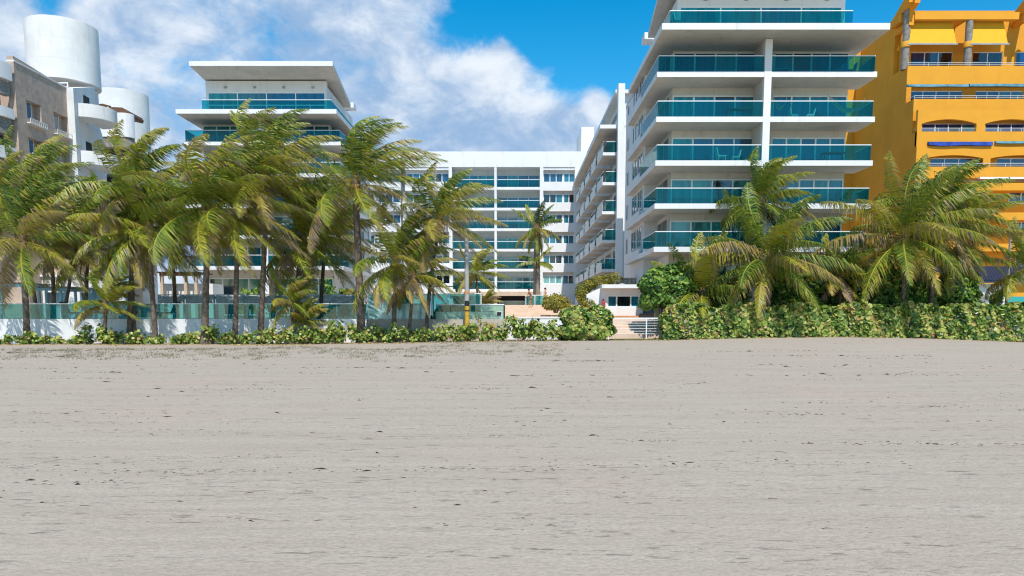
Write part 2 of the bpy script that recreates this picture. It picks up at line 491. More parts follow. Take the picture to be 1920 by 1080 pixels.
# ------------------------------------------------------------------ ground
def sand_z(x, y):
    """height of the beach: a low crest on the right, a dip on the left under the plants"""
    x = np.asarray(x, float); y = np.asarray(y, float)
    edge = np.interp(x, [-60, -33, -12, -6, 4, 9, 14, 19, 24, 30, 60], [-.25, -.24, -.22, -.12, .0, .03, .16, .22, .12, -.12, -.2])
    k = np.clip((y - 26) / 16.0, 0, 1); k = k * k * (3 - 2 * k)
    z = edge * k
    z = z + 0.035 * np.sin(x * 0.21 + 1.3) * np.sin(y * 0.33 + .4) * np.clip((46 - y) / 10, 0, 1)
    return z
def build_sand():
    ny, nx = 620, 560
    ys = 2.6 * (47.5 / 2.6) ** np.linspace(0, 1, ny)
    g = np.linspace(-1, 1, nx)
    Y = np.repeat(ys[:, None], nx, 1)
    X = g[None, :] * (3.0 + Y * 0.78)
    Z = sand_z(X, Y)
    # raked furrows running along the shore, plus small lumps, both real relief
    r = np.random.default_rng(5)
    for amp, ky, kx in ((.006, 2.3, .12), (.005, 4.1, .2), (.004, 7.3, .25), (.003, 12.0, .4), (.0022, 21.0, .7), (.0015, 33.0, 1.1)):
        for q in range(3):
            p1, p2, p3 = r.uniform(0, 6.28, 3)
            Z += amp * .3 * np.sin(Y * ky * r.uniform(.8, 1.2) + 1.6 * np.sin(X * kx * r.uniform(.7, 1.3) + p2) + p1) * (0.5 + 0.5 * np.sin(X * kx * 1.7 + Y * .3 + p3))
    verts = np.stack([X, Y, Z], -1).reshape(-1, 3)
    i = np.arange(ny - 1)[:, None] * nx + np.arange(nx - 1)[None, :]
    faces = np.stack([i, i + 1, i + nx + 1, i + nx], -1).reshape(-1, 4)
    # skirts out to the horizon
    b = len(verts)
    e0 = 3.0 + ys[0] * .78
    o = mesh_obj('sand', verts, faces, 'sand', None, True, kind='structure', origin=(0, 0, 0))
    return o
def sandmat():
    m = mat('sand', (0.5, 0.45, 0.4), 0.95, 0.1)
    t = m.node_tree; b = t.nodes['Principled BSDF']
    g = N(t, 'ShaderNodeNewGeometry')
    mp = N(t, 'ShaderNodeMapping'); mp.inputs['Scale'].default_value = (0.16, 1.5, 1)
    t.links.new(g.outputs['Position'], mp.inputs[0])
    a = noise(t, mp.outputs[0], 1.4, 9, 0.62, 0.4)
    big = noise(t, g.outputs['Position'], 0.22, 4, 0.5)
    fine = noise(t, g.outputs['Position'], 26, 4, 0.65)
    mp2 = N(t, 'ShaderNodeMapping'); mp2.inputs['Scale'].default_value = (1.1, 4.4, 1)
    t.links.new(g.outputs['Position'], mp2.inputs[0])
    s2 = noise(t, mp2.outputs[0], 2.6, 8, 0.7, 0.6)
    c = mixc(t, smooth(t, a, 0.30, 0.72), (0.435, 0.358, 0.278, 1), (0.485, 0.405, 0.32, 1))
    c = mixc(t, smooth(t, big, 0.50, 0.74, 0, 0.55), c, (0.52, 0.38, 0.298, 1))
    c = mixc(t, smooth(t, fine, 0.35, 0.70, 0.0, 0.6), c, (0.33, 0.275, 0.22, 1))
    mp3 = N(t, 'ShaderNodeMapping'); mp3.inputs['Scale'].default_value = (3.2, 12.0, 1)
    t.links.new(g.outputs['Position'], mp3.inputs[0])
    s3 = noise(t, mp3.outputs[0], 1.5, 6, 0.7, 0.5)
    patch = smooth(t, noise(t, mp.outputs[0], 2.3, 5, 0.6, 0.8), 0.44, 0.60, 0.0, 0.8)
    c = mixc(t, mth(t, 'MULTIPLY', smooth(t, s3, 0.53, 0.63), patch), c, (0.17, 0.13, 0.105, 1))   # dark dashes painted in for the shade of small divots
    grit = noise(t, g.outputs['Position'], 70, 3, 0.6)
    c = mixc(t, smooth(t, grit, 0.55, 0.8, 0.0, 0.5), c, (0.58, 0.52, 0.45, 1))
    c = mixc(t, smooth(t, s2, 0.58, 0.74, 0.0, 0.30), c, (0.20, 0.155, 0.12, 1))   # thin darker bands stretched along the shore
    t.links.new(c, b.inputs['Base Color'])
    bn = N(t, 'ShaderNodeBump'); bn.inputs['Strength'].default_value = 0.85; bn.inputs['Distance'].default_value = 0.03
    h = mth(t, 'ADD', mth(t, 'MULTIPLY', s2, 0.45), mth(t, 'MULTIPLY', fine, 0.55))
    t.links.new(h, bn.inputs['Height'])
    t.links.new(bn.outputs[0], b.inputs['Normal'])
sandmat()
build_sand()
g = mesh_obj('ground', [(-700, -200, -.5), (700, -200, -.5), (700, 900, -.5), (-700, 900, -.5)], [(0, 1, 2, 3)], 'sand', None, kind='structure')

DECK = 1.24
t_ = MB(); t_.box(-75, -0.4, 46.05, 140, -0.45, DECK - .02); t_.box(-0.4, 13.2, 52.5, 140, -0.45, DECK - .02); t_.box(13.2, 75, 48.2, 140, -0.45, DECK - .02)
o = t_.build('terrace', 'terrace paving', None); o['kind'] = 'structure'

# ------------------------------------------------------------------ twin towers
LV = [5.94, 8.74, 11.49, 14.25, 17.06]
def tower(name, label, xin, s, Y0, dz, full):
    X = lambda o: xin + s * o
    t = thing(name, label, 'building', (X(7), Y0 + 8, DECK))
    W = 14.15
    lv = [z + dz for z in LV]; top = 19.48 + dz
    floors = [DECK + 0.15] + lv + [top]
    yb = Y0 + 2.4                                        # plane of the glazing
    body_end = Y0 + 16.6
    # walls: core, side wall beyond the balconies, back
    mb = MB()
    mb.box(X(1.5), X(13.35), yb + .35, body_end, DECK - .05, top - .35)
    mb.box(X(0.5), X(1.5), Y0 + 7.0, body_end - .003, DECK - .05, top - .36)
    mb.build('wall', 'white paint', t)
    # front wall strips between glazing
    for k, z in enumerate(floors[:-1]):
        nz = floors[k + 1]
        zt = z + 2.02 if k else z + 3.6
        slab_b = nz - .32
        hd = MB()
        hd.box(X(1.5), X(7.15), yb - .06, yb + .35, zt, slab_b - .002)
        hd.box(X(8.33), X(13.35), yb - .06, yb + .35, zt, slab_b - .002)
        hd.box(X(7.152), X(8.328), yb - .08, yb + .35, z + .002, slab_b - .004)
        hd.box(X(13.30), X(13.352), yb - .04, yb + .35, z, zt)
        hd.box(X(1.5), X(1.56), yb - .04, yb + .35, z, zt)
        hd.build('front_wall', 'soffit paint', t)
        if k:
            pw = MB(); pw.box(X(6.95), X(7.10), Y0 + .36, yb - .085, z + .002, slab_b - .003); pw.build('partition', 'soffit paint', t)
        base = ['pane teal', 'pane sea', 'pane blue']
        for (a, b, n) in ((1.56, 7.15, 4), (8.33, 13.30, 5 if k in (2, 3) else 4)):
            dom = random.choice(base)
            ps = [dom if random.random() < .65 else random.choice(base + ['pane dark']) for q in range(n)]
            if k == 0: ps = ['pane green' if random.random() < .7 else 'pane dark' for q in range(n)]
            xa, xb = sorted((X(a), X(b)))
            window_front(xa, xb, z + .03, zt - .01, yb, t, ps, 'rail white', fr=.11)
        # windows of the inner side, set back behind the deep sill band
        if k < 6:
            for (ya, yc, xo) in ((yb + .5, yb + 4.0, 1.46), (Y0 + 7.5, Y0 + 9.4, .46), (Y0 + 9.9, Y0 + 12.2, .46)):
                window_side(X(xo), ya, yc, z + .72 if xo < 1 else z + .1, z + 2.2, -s, t, [random.choice(('pane blue', 'pane sea', 'pane dark')) for q in range(2)])
            window_side(X(0.47), Y0 + 14.6, Y0 + 15.2, z + .7, z + 2.0, -s, t, ['pane dark'])
    # balconies
    for k in range(1, 6):
        z = floors[k]
        deep = 6.4 if k >= 3 else 4.7
        sl = MB()
        sl.box(X(0), X(W), Y0, yb + .34, z - .32, z)
        sl.box(X(0), X(1.498), yb + .342, Y0 + 6.998, z - .32, z - .002); sl.box(X(0), X(.498), Y0 + 6.999, Y0 + 12.6, z - .32, z - .002)
        bal = sl.build('balcony', 'soffit paint', t)
        fa = MB()
        fa.box(X(-.012), X(W + .012), Y0 - .02, Y0 + .02, z - .325, z + .012)
        fa.box(X(-.013), X(0.03), Y0 + .021, Y0 + 12.6, z - .325, z + .010)
        fa.box(X(W - .03), X(W + .013), Y0 + .021, yb, z - .325, z + .010)
        fa.build('slab_edge', 'white paint', bal)
        # solid sill band along the inner side beyond the glass
        sb = MB(); sb.box(X(.03), X(.2), Y0 + max(deep, 6.4), Y0 + 12.59, z + .013, z + .42)
        sb.build('parapet', 'white paint', t)
        def rail(xa, xb, y, n):
            for i in range(n):
                a = xa + (xb - xa) * i / n; b = xa + (xb - xa) * (i + 1) / n
                box('glass_panel', a + s * .008, b - s * .008, y - .008, y + .008, z + .014, z + .98, 'rail glass', bal)
            h = MB(); h.box(xa, xb, y - .03, y + .03, z + .98, z + 1.035); h.build('handrail', 'rail white', bal)
        rail(X(.1), X(6.88), Y0 + .08, 5 if full else 3)
        rail(X(7.38), X(W - .1), Y0 + .08, 5 if full else 3)
        for xx in (X(.1), X(W - .1)):
            dd = deep if xx == X(.1) else 2.3
            n = 4 if dd > 3 else 2
            for i in range(n):
                a = Y0 + .12 + (dd - .12) * i / n; b = Y0 + .12 + (dd - .12) * (i + 1) / n
                box('glass_panel', xx - .008, xx + .008, a + .01, b - .01, z + .014, z + .98, 'rail glass', bal)
            h = MB(); h.box(xx - .025, xx + .025, Y0 + .112, Y0 + dd, z + .98, z + 1.03); h.build('handrail', 'rail white', bal)
    pl = MB(); pl.box(X(6.90), X(7.36), Y0 - .05, Y0 + .35, DECK, top - .4); pl.build('pillar', 'white paint', t)
    # roof terrace slab, wider than the floors below
    yt = Y0 - 1.5
    sl = MB(); sl.box(X(-.02), X(W - .5 + .45), yt, Y0 + 12, top - .36, top); sl.box(X(.5), X(13.35), Y0 + 12.001, body_end + .2, top - .359, top - .001)
    ter = sl.build('terrace_slab', 'soffit paint', t)
    fa = MB(); fa.box(X(-.04), X(W - .03), yt - .02, yt + .02, top - .365, top + .02); fa.box(X(-.04), X(.02), yt + .021, Y0 + 12, top - .364, top + .018); fa.box(X(W - .08), X(W - .03), yt + .021, Y0 + 12, top - .364, top + .018)
    fa.build('slab_edge', 'white paint', ter)
    for (xa, xb, n) in ((X(.55), X(12.0), 6),):
        for i in range(n):
            a = xa + (xb - xa) * i / n; b = xa + (xb - xa) * (i + 1) / n
            box('glass_panel', a + s * .008, b - s * .008, yt + .5, yt + .516, top + .002, top + .92, 'rail glass', ter)
        h = MB(); h.box(xa, xb, yt + .48, yt + .54, top + .92, top + .97); h.build('handrail', 'rail white', ter)
    for i in range(6):
        a = yt + .55 + 12 * i / 6; b = a + 2
        box('glass_panel', X(.55) - .008, X(.55) + .008, a + .01, b - .01, top + .002, top + .92, 'rail glass', ter)
    h = MB(); h.box(X(.52), X(.58), yt + .545, yt + 12.5, top + .92, top + .97); h.build('handrail', 'rail white', ter)
    # penthouse
    yp = Y0 + 2.6
    mb = MB(); mb.box(X(1.75), X(13.0), yp + .3, Y0 + 14, top + .003, top + 3.15); mb.box(X(1.75), X(13.0), yp - .05, yp + .3, top + 2.62, top + 3.62); mb.box(X(1.75), X(1.95), yp - .05, yp + .3, top + .003, top + 2.62); mb.box(X(12.8), X(13.0), yp - .05, yp + .3, top + .003, top + 2.62)
    mb.build('penthouse_wall', 'white paint', t)
    xa, xb = sorted((X(1.95), X(12.8)))
    pp = ['pane teal', 'pane teal', 'pane sea', 'pane teal'] if full else ['pane blue', 'pane blue', 'pane sea', 'pane teal'][::s]
    window_front(xa, xb, top + .06, top + 2.62, yp + .02, t, pp, 'rail white', fr=.1, transom=top + 1.45)
    cutm = MB()
    for i in range(4):
        xm = xa + (xb - xa) * (i + .5) / 4; cutm.box(xm - .03, xm + .03, yp - .04, yp - .021, top + .1, top + 1.4)
    cutm.build('mullion', 'rail white', t)
    window_side(X(1.72), yp + 1.2, yp + 7.2, top + .3, top + 2.4, -s, t, ['pane blue', 'pane sea', 'pane blue'])
    for i in range(4):
        xm = xa + (xb - xa) * (i + .5) / 4 + .3; box('wall_lamp', xm - .12, xm + .12, yp - .17, yp - .05, top + 2.95, top + 3.12, 'concrete pole', t)
    # roof: a tilted plate, higher towards the sea
    ra = (Y0 - .5, top + 4.25); rb = (Y0 + 14.5, top + 2.9)
    fn = lambda p, d: (d, p[0], p[1])
    rf = MB()
    xi0, xi1, xo = X(.45), X(1.1), X(13.15)
    v = []
    for (yy, zz, xi) in ((ra[0], ra[1] - .25, xi0), (Y0 + 10, top + 3.2, xi1)):
        v += [(xi, yy, zz), (xo, yy, zz), (xi, yy, zz + .38), (xo, yy, zz + .38)]
    rf.v = v; rf.f = [(0, 1, 3, 2), (4, 6, 7, 5), (0, 4, 5, 1), (2, 3, 7, 6), (0, 2, 6, 4), (1, 5, 7, 3)]
    roof = rf.build('roof', 'soffit paint', t)
    fe = MB(); fe.box(X(.42), X(13.18), ra[0] - .03, ra[0] + .03, ra[1] - .26, ra[1] + .15)
    fe.build('roof_edge', 'white paint', roof)
    ub = MB(); ub.box(X(1.05), X(4), Y0 + 11.2, Y0 + 12.6, top + 3.55, top + 4.05); ub.build('stair_housing', 'white paint', t)
    return t
RB = tower('apartment_tower', 'tall white apartment tower with teal glass balconies beside the yellow building', 9.36, 1, 50.0, 0.0, True)
LB = tower('apartment_tower', 'white apartment tower with flat oversailing roof rising behind the palms on the left', -15.5, -1, 69.5, 0.0, False)

# ------------------------------------------------------------------ long block closing the court
def court_block():
    Y = 106.0
    t = thing('apartment_block', 'long white six storey block with teal glazing closing the far end of the court', 'building', (0, Y + 4, DECK))
    x = lambda u: PX(u, 420, Y); z = lambda v: PZ(v, Y)
    lv = [z(v) for v in (350.6, 389.5, 428, 466.5, 504, 542)]
    ztop, zrec = z(284), z(313)
    L, Rr = x(640), x(1112)
    mb = MB()
    mb.box(L, Rr, Y + 2.2, Y + 12, DECK - .05, ztop - .01)                 # body behind the recesses
    mb.box(L, Rr, Y, Y + 2.2, zrec, ztop)                                  # plain band under the roof
    mb.box(x(1077), Rr, Y + .003, Y + 2.2, DECK - .05, zrec)
    for a, b in ((842, 848), (1012, 1018.5)): mb.box(x(a), x(b), Y + .002, Y + 2.2, DECK - .05, zrec)
    mb.build('wall', 'white paint', t)
    for a, b in ((927, 931.5),):
        m2 = MB(); m2.box(x(a), x(b), Y + .03, Y + .45, lv[-1] - .4, zrec); m2.build('pillar', 'white paint', t)
    m3 = MB()
    for a, b in ((846, 850), (925, 932), (1011, 1017)): m3.box(x(a), x(b), Y + .4, Y + .9, DECK, lv[-1] - .46)
    m3.build('column', 'peach wall', t)
    tb = MB(); tb.box(x(1097), x(1122), Y + 7, Y + 15, ztop - .5, PZ(238, Y + 7)); tb.build('stair_tower', 'white paint', t)
    tops = [zrec] + [q - .36 for q in lv[:-1]]
    for k, zl in enumerate(lv):
        sl = MB(); sl.box(x(848) + .002, x(1012) - .002, Y + .005, Y + 2.19, zl - .36, zl)
        bal = sl.build('balcony', 'white paint', t)
        for (a, b) in ((848.4, 926.6), (932, 1011.6)):
            h = MB(); h.box(x(a), x(b), Y + .1, Y + .15, zl + .98, zl + 1.05); h.build('handrail', 'rail white', bal)
            n = 3
            for i in range(n):
                xa = x(a) + (x(b) - x(a)) * i / n; xb = x(a) + (x(b) - x(a)) * (i + 1) / n
                box('glass_panel', xa + .01, xb - .01, Y + .11, Y + .13, zl + .004, zl + .98, 'rail glass', bal)
            dom = pick('pane teal', 'pane sea', 'pane blue')
            ps = [dom if random.random() < .6 else pick('pane blue', 'pane sea', 'pane dark', 'pane teal') for q in range(pick(4, 4, 5))]
            if k == 3 and a > 900: ps = ['pane teal'] * 4
            window_front(x(a), x(b), zl + .03, tops[k] - .75, Y + 2.14, t, ps, fr=.08)
        # bedrooms to the left and right: strips of windows over plain spandrels
        for (a, b, groups) in ((1018.5, 1077, ((1019.5, 1054.5, 3), (1057.5, 1076.5, 2))), (760, 842, ((762, 799, 3), (803, 841.5, 3))), (655, 752, ((660, 700, 3), (708, 750, 3)))):
            if a < 800 and k > 3: pass
            zs, zh = zl + .72, zl + 2.0
            sp = MB(); sp.box(x(a) + .003, x(b) - .003, Y + .12, Y + 2.19, (lv[k + 1] + 2.35) if k < 5 else DECK, zs); sp.build('spandrel', 'white paint', t)
            hd = MB(); hd.box(x(a) + .003, x(b) - .003, Y + .62, Y + 2.19, zh, zl + 2.345); hd.build('lintel', 'soffit paint', t)
            if k == 0:
                hh = MB(); hh.box(x(a) + .003, x(b) - .003, Y + .13, Y + 2.19, zl + 2.347, zrec - .003); hh.build('lintel', 'white paint', t)
            for (c, d, n) in groups:
                ps = [pick('pane light', 'pane sea')] * n if random.random() < .45 else [pick('pane blue', 'pane dark', 'pane sea') for q in range(n)]
                window_front(x(c), x(d), zs + .01, zh - .01, Y + .75, t, ps, 'rail white', fr=.1)
            jm = MB()
            ga, gb = groups[0][1], groups[1][0]
            jm.box(x(ga) + .05, x(gb) - .05, Y + .60, Y + 2.19, zs, zh); jm.build('pier', 'white paint', t)
    # open ground floor
    dk = MB(); dk.box(x(850), x(1011), Y + 2.0, Y + 2.15, DECK, lv[-1] - .37); dk.build('shaded_lobby', 'dark interior', t)  # near-black sheet standing in for the shade under the block
    sf = MB(); sf.box(x(843), x(1016), Y - .3, Y + .39, lv[-1] - .95, lv[-1] - .364); sf.build('fascia', 'peach wall', t)
    gl = [x(870), x(890), x(905), x(922)]
    window_front(x(852), x(922), DECK, lv[-1] - 1.0, Y + 1.7, t, ['pane dark', 'pane sea', 'pane dark'], fr=.1)
    window_front(x(936), x(1008), DECK, lv[-1] - 1.6, Y + 1.7, t, ['pane sea', 'pane sea', 'pane dark'], fr=.1)
    return t
court_block()

# ------------------------------------------------------------------ wing along the right side of the court
def wing():
    Ya, Yb = 73.4, 105.9
    t = thing('balcony_wing', 'white wing with a staircase of small cantilevered balconies between tower and court block', 'building', (12, 90, DECK))
    xw = 10.6
    top = 19.6
    mb = MB(); mb.box(xw, xw + 8, Ya + .5, Yb, DECK - .05, top - .32); mb.build('wall', 'white paint', t)
    fin = MB(); fin.box(PX(1156.5, 350, Ya), PX(1168.5, 350, Ya), Ya - .3, Ya + .5, DECK, PZ(158, Ya)); fin.build('fin_wall', 'white paint', t)
    sl = MB(); sl.box(8.5, xw + 2, Ya + .52, Yb, top - .32, top); sl.build('roof_slab', 'soffit paint', t)
    fe = MB(); fe.box(8.46, xw - .4, Ya + .48, Ya + .519, top - .33, top + .02); fe.box(8.46, 8.499, Ya + .52, Yb, top - .33, top + .02); fe.build('slab_edge', 'white paint', t)
    ph = MB(); ph.box(10.7, xw + 7, Ya + 1.2, Yb - 4, top + .004, top + 3.0); ph.build('penthouse_wall', 'white paint', t)
    window_side(10.66, Ya + 2, Ya + 9, top + .2, top + 2.3, -1, t, ['pane blue', 'pane sea', 'pane blue'])
    pr = MB(); pr.box(9.9, xw + 7.4, Ya + .6, Yb - 4, top + 3.0, top + 3.3); pr.build('penthouse_roof', 'white paint', t)
    for i in range(4):
        a = Ya + 1 + 5 * i
        box('glass_panel', 8.9, 8.92, a, a + 4.95, top + .002, top + .9, 'rail glass', t)
    levels = [3.1] + LV
    for c in range(5):
        a = Ya + .7 + 6.35 * c; b = a + 5.0
        for k, z in enumerate(levels):
            pr = 0.0 if c else 0.0
            m = MB(); m.box(8.8, xw - .003, a, b, z - .26, z); bal = m.build('balcony', 'soffit paint', t)
            e = MB(); e.box(8.77, xw - .3, a - .03, a - .001, z - .27, z + .02); e.box(8.77, 8.799, a, b, z - .27, z + .62); e.build('slab_edge', 'white paint', bal)
            box('glass_panel', 9.1, xw - .08, a + .03, a + .046, z + .003, z + 1.0, 'rail glass', bal)
            box('glass_panel', 8.84, 8.856, a + .06, b, z + .003, z + 1.0, 'rail glass', bal)
            h = MB(); h.box(9.1, xw - .06, a + .01, a + .06, z + 1.0, z + 1.05); h.box(8.82, 8.88, a + .01, b, z + 1.0, z + 1.05); h.build('handrail', 'rail white', bal)
            window_side(xw - .05, a + .6, b - .4, z + .05, z + 2.1, -1, t, [pick('pane dark', 'pane blue', 'pane sea') for q in range(2)])
    return t
wing()

# ------------------------------------------------------------------ yellow building
def yellow():
    X0 = PX(1719, 255, 70.0)
    t = thing('yellow_building', 'tall yellow building with stepped terraces, awnings and round stone columns', 'building', (X0 + 11, 78, DECK))
    fnx = lambda p, d: (d, p[0], p[1])
    Xe = X0 + 26
    Y1 = 70.0                                  # plane of terrace 1 (arches)
    Y2, _ = YX(1712, 215, X0); Y3, _ = YX(1701, 140, X0)
    Yt, zt = YX(1689, 25, X0)
    zA = PZ(246.5, Y1); zA0 = PZ(274, Y1)
    zB = PZ(185.5, Y2); zB0 = PZ(228, Y2)
    zC = PZ(123.5, Y3); zC0 = PZ(158, Y3)
    Y0 = 69.0; zZ = PZ(312.5, Y0); zZ0 = PZ(334, Y0)
    # side wall with its swooping top, stepped at the front
    yb1, zb1 = YX(1640, 105, X0); ym, zm = YX(1668, 55, X0)
    prof = [(Y0, DECK), (Y0, zZ), (Y1, zZ), (Y1, zA), (Y2, zA), (Y2, zB), (Y3, zB), (Y3, zC), (Yt + .9, zC + .0), (Yt + .9, zC + 3.6), (Y3 + .15, zC + 3.7), (Y3 + .1, zt + .8), (Y3 + .6, zt + .9)]
    for k in range(1, 9):
        q = k / 8
        yy = Y3 + .6 + (yb1 + 2.5 - Y3 - .6) * q
        prof.append((yy, zt + .9 - (zt + .9 - zb1 + 1.0) * (1 - (1 - q) ** 1.9)))
    prof += [(yb1 + 4, zb1 - 1.4), (yb1 + 4, DECK)]
    sw = MB(); sw.prism(prof, fnx, X0, X0 + .45)
    sw.build('side_wall', 'ochre plaster', t)
    # rear block visible past the white tower
    rb = MB(); rb.box(X0 - 1.6, X0 + 10, yb1 + 4.01, yb1 + 16, DECK - .05, PZ(89, yb1 + 4) ); rb.build('rear_wall', 'yellow plaster', t)
    cn = MB(); cn.box(PX(1628, 110, yb1 + 3), PX(1635, 110, yb1 + 3), yb1 + 2.0, yb1 + 3.9, zb1 - 3, PZ(88, yb1 + 3)); cn.build('chimney', 'white paint', t)
    zr = zb1 - 6
    # recess back walls, one per storey, with windows
    x = lambda u, v, y: PX(u, v, y)
    def storey(y, zfloor, ztop_, wins, deep=2.3, m='ochre plaster'):
        yb = y + deep
        us = [X0 + .45]; holes = set()
        for (xa, xb, zlo, zhi, n, ps) in wins: us += [xa, xb]
        us += [Xe]
        us = sorted(us)
        zlo, zhi = wins[0][2], wins[0][3]
        zs = [zfloor, zlo, zhi, ztop_]
        for i in range(1, len(us) - 1, 2): holes.add((i, 1))
        grid_wall('back_wall', us, zs, holes, lambda u, z, d: (u, d, z), yb, yb + .3, 'yellow plaster', t)
        for (xa, xb, _, _, n, ps) in wins:
            window_front(xa, xb, zlo, zhi, yb + .12, t, ps, 'rail white', fr=.09)
        fl = MB(); fl.box(X0 + .46, Xe, y + .31, yb - .002, zfloor - .3, zfloor); fl.build('terrace_floor', 'terrace paving', t)
    db = 'pane deep blue'
    # top storey
    yb = Y3 + 2.3
    w1 = (x(1708, 110, yb), x(1786, 110, yb), zC - .55, PZ(97, yb), 3, [db, 'pane blue', 'pane dark'])
    w2 = (x(1824, 112, yb), x(1880, 112, yb), zC - .55, PZ(97, yb), 2, ['pane dark', 'pane dark'])
    w3 = (x(1905, 112, yb), x(1960, 112, yb), zC - .55, PZ(97, yb), 2, [db, db])
    storey(Y3, zC - 1.0, PZ(20, yb), (w1, w2, w3))
    yb = Y2 + 2.3
    za, zb_ = zB - .45, PZ(170, yb)
    storey(Y2, zB - 1.0, zC0 - .02, ((x(1706, 180, yb), x(1805, 180, yb), za, zb_, 4, [db] * 3 + ['pane blue']), (x(1829, 180, yb), x(1918, 180, yb), za, zb_, 4, ['pane blue', db, 'pane sea', 'pane sea']), (x(1936, 180, yb), x(2030, 180, yb), za, zb_, 4, [db] * 4)))
    yb = Y1 + 1.6
    za, zb_ = zA - .45, PZ(231, yb)
    storey(Y1, zA - 1.0, zB0 + .6, ((x(1729, 240, yb), x(1829, 240, yb), za, zb_, 4, [db, db, 'pane blue', 'pane sea']), (x(1848, 240, yb), x(1946, 240, yb), za, zb_, 4, [db] * 4)), deep=1.6)
    yb = Y0 + 1.5
    za, zb_ = zZ - .45, PZ(296, yb)
    storey(Y0, zZ - 1.0, zA0 - .02, ((x(1745, 300, yb), x(1852, 300, yb), za, zb_, 4, [db] * 4), (x(1870, 300, yb), x(1975, 300, yb), za, zb_, 4, [db, db, 'pane blue', db])), deep=1.5)
    # parapet bands (front planes step forward going down)
    for (y, za, zb_, nm) in ((Y3, zC0, zC, 'parapet'), (Y2, zB0 + .85, zB, 'parapet'), (Y1, zA0, zA, 'parapet'), (Y0, zZ0, zZ, 'parapet')):
        m = MB(); m.box(X0 - .003, Xe, y - .003, y + .3, min(za, zb_), max(za, zb_)); m.build(nm, 'yellow plaster', t)
    # arch band of terrace 1
    def arch_band(y, z_top, z_spring, rise, openings, th=.3):
        xs0 = X0 - .003
        m = MB()
        edges = [xs0] + [q for o in openings for q in o] + [Xe]
        for i in range(0, len(edges), 2):
            m.box(edges[i], edges[i + 1], y - .003, y + th, z_spring - 2.0, z_top)
        for (a, b) in openings:
            n = 12
            poly = [(a, z_top)] + [(a + (b - a) * i / n, z_spring + rise * math.sin(math.pi * (i / n)) ** .8) for i in range(n + 1)] + [(b, z_top)]
            for i in range(n):
                p, q = poly[1 + i], poly[2 + i]
                b0 = len(m.v)
                for d in (y - .002, y + th):
                    m.v += [(p[0], d, p[1]), (q[0], d, q[1]), (q[0], d, z_top), (p[0], d, z_top)]
                m.f += [(b0, b0 + 1, b0 + 2, b0 + 3), (b0 + 4, b0 + 7, b0 + 6, b0 + 5), (b0, b0 + 4, b0 + 5, b0 + 1)]
        o = mesh_obj('arch_wall', m.v, m.f, 'yellow plaster', t)
        return o
    yv = lambda u, v, y: PX(u, v, y)
    arch_band(Y1 + .004, zB0 + .849, PZ(232, Y1), PZ(223.5, Y1) - PZ(232, Y1), ((yv(1728, 236, Y1), yv(1831, 236, Y1)), (yv(1847, 236, Y1), yv(1950, 236, Y1))))
    arch_band(Y0 + .9, zA0 - .03, PZ(293, Y0), PZ(287, Y0) - PZ(293, Y0), ((yv(1743, 300, Y0), yv(1855, 300, Y0)), (yv(1869, 300, Y0), yv(1985, 300, Y0))), th=.25)
    # floors below, mostly behind the palms
    lo = MB(); lo.box(X0 + .46, Xe, Y0 + .9, Y0 + 1.2, DECK, zZ0 + .2); lo.build('lower_wall', 'yellow plaster', t)
    body = MB(); body.box(X0 + .46, Xe, Y3 + 2.62, yb1 + 4, DECK, PZ(24, Y3 + 2.7) - .3); body.build('core_wall', 'ochre plaster', t)
    for (ua, ub, va, vb) in ((1893, 1960, 360, 382), (1780, 1850, 355, 380), (1785, 1812, 478, 500), (1905, 1950, 480, 505), (1893, 1960, 415, 440)):
        window_front(x(ua, va, Y0 + .8), x(ub, va, Y0 + .8), PZ(vb, Y0 + .8), PZ(va, Y0 + .8), Y0 + .86, t, [db, 'pane sea', db], 'rail white', fr=.09)
    for v in (347, 402, 460):
        m = MB(); m.box(X0, Xe, Y0 - .6, Y0 + .89, PZ(v + 12, Y0), PZ(v - 2, Y0)); m.build('parapet', 'yellow plaster', t)
    # open top: round columns with collars, roof beam, slanted yellow sun blinds
    for (u, w) in ((1698, 14), (1815, 14), (1937, 14)):
        cx = x(u, 90, Y3 + .55); r = .34
        m = MB(); m.lathe(cx, Y3 + .55, [(r, zC - .2), (r, PZ(86, Y3)), (r + .0, PZ(86, Y3))], 16); c = m.build('column', 'grey stone', t, True)
        m = MB(); m.lathe(cx, Y3 + .55, [(r, PZ(86, Y3)), (r + .1, PZ(85.5, Y3)), (r + .1, PZ(80, Y3)), (r, PZ(74.5, Y3))], 16); m.build('collar', 'yellow plaster', c, True)
        m = MB(); m.lathe(cx, Y3 + .55, [(r - .02, PZ(75, Y3)), (r - .02, PZ(34, Y3) if u > 1700 else PZ(2, Y3))], 16); m.build('upper_column', 'grey stone', c, True)
    bm_ = MB(); bm_.box(x(1718, 28, Y3), x(1914, 28, Y3), Y3 + .2, Y3 + .75, PZ(34.5, Y3), PZ(21, Y3)); bm_.build('roof_beam', 'yellow plaster', t)
    bk = MB()
    for u in (1699, 1815, 1932):
        xx = x(u, 30, Y3)
        bk.prism([(Y3 + .76, PZ(35, Y3)), (Y3 + 2.6, PZ(35, Y3)), (Y3 + 2.6, PZ(21, Y3)), (Y3 + .76, PZ(21, Y3))], fnx, xx - .2, xx + .2)
    bk.build('cross_beam', 'ochre plaster', t)
    # raking beams up and to the left at the corners
    for u in (1699, 1925):
        rk = MB()
        xx = x(u, 20, Y3)
        rk.prism([(Y3 - .5, PZ(8, Y3)), (Y3 + 2.6, PZ(34, Y3)), (Y3 + 2.6, PZ(18, Y3)), (Y3 - .3, PZ(-14, Y3))], fnx, xx + .0, xx + 1.0)
        rk.box(xx + .35, xx + .8, Y3 - .8, Y3 - .3, PZ(12, Y3), PZ(-10, Y3))
        rk.build('raking_beam', 'ochre plaster', t)
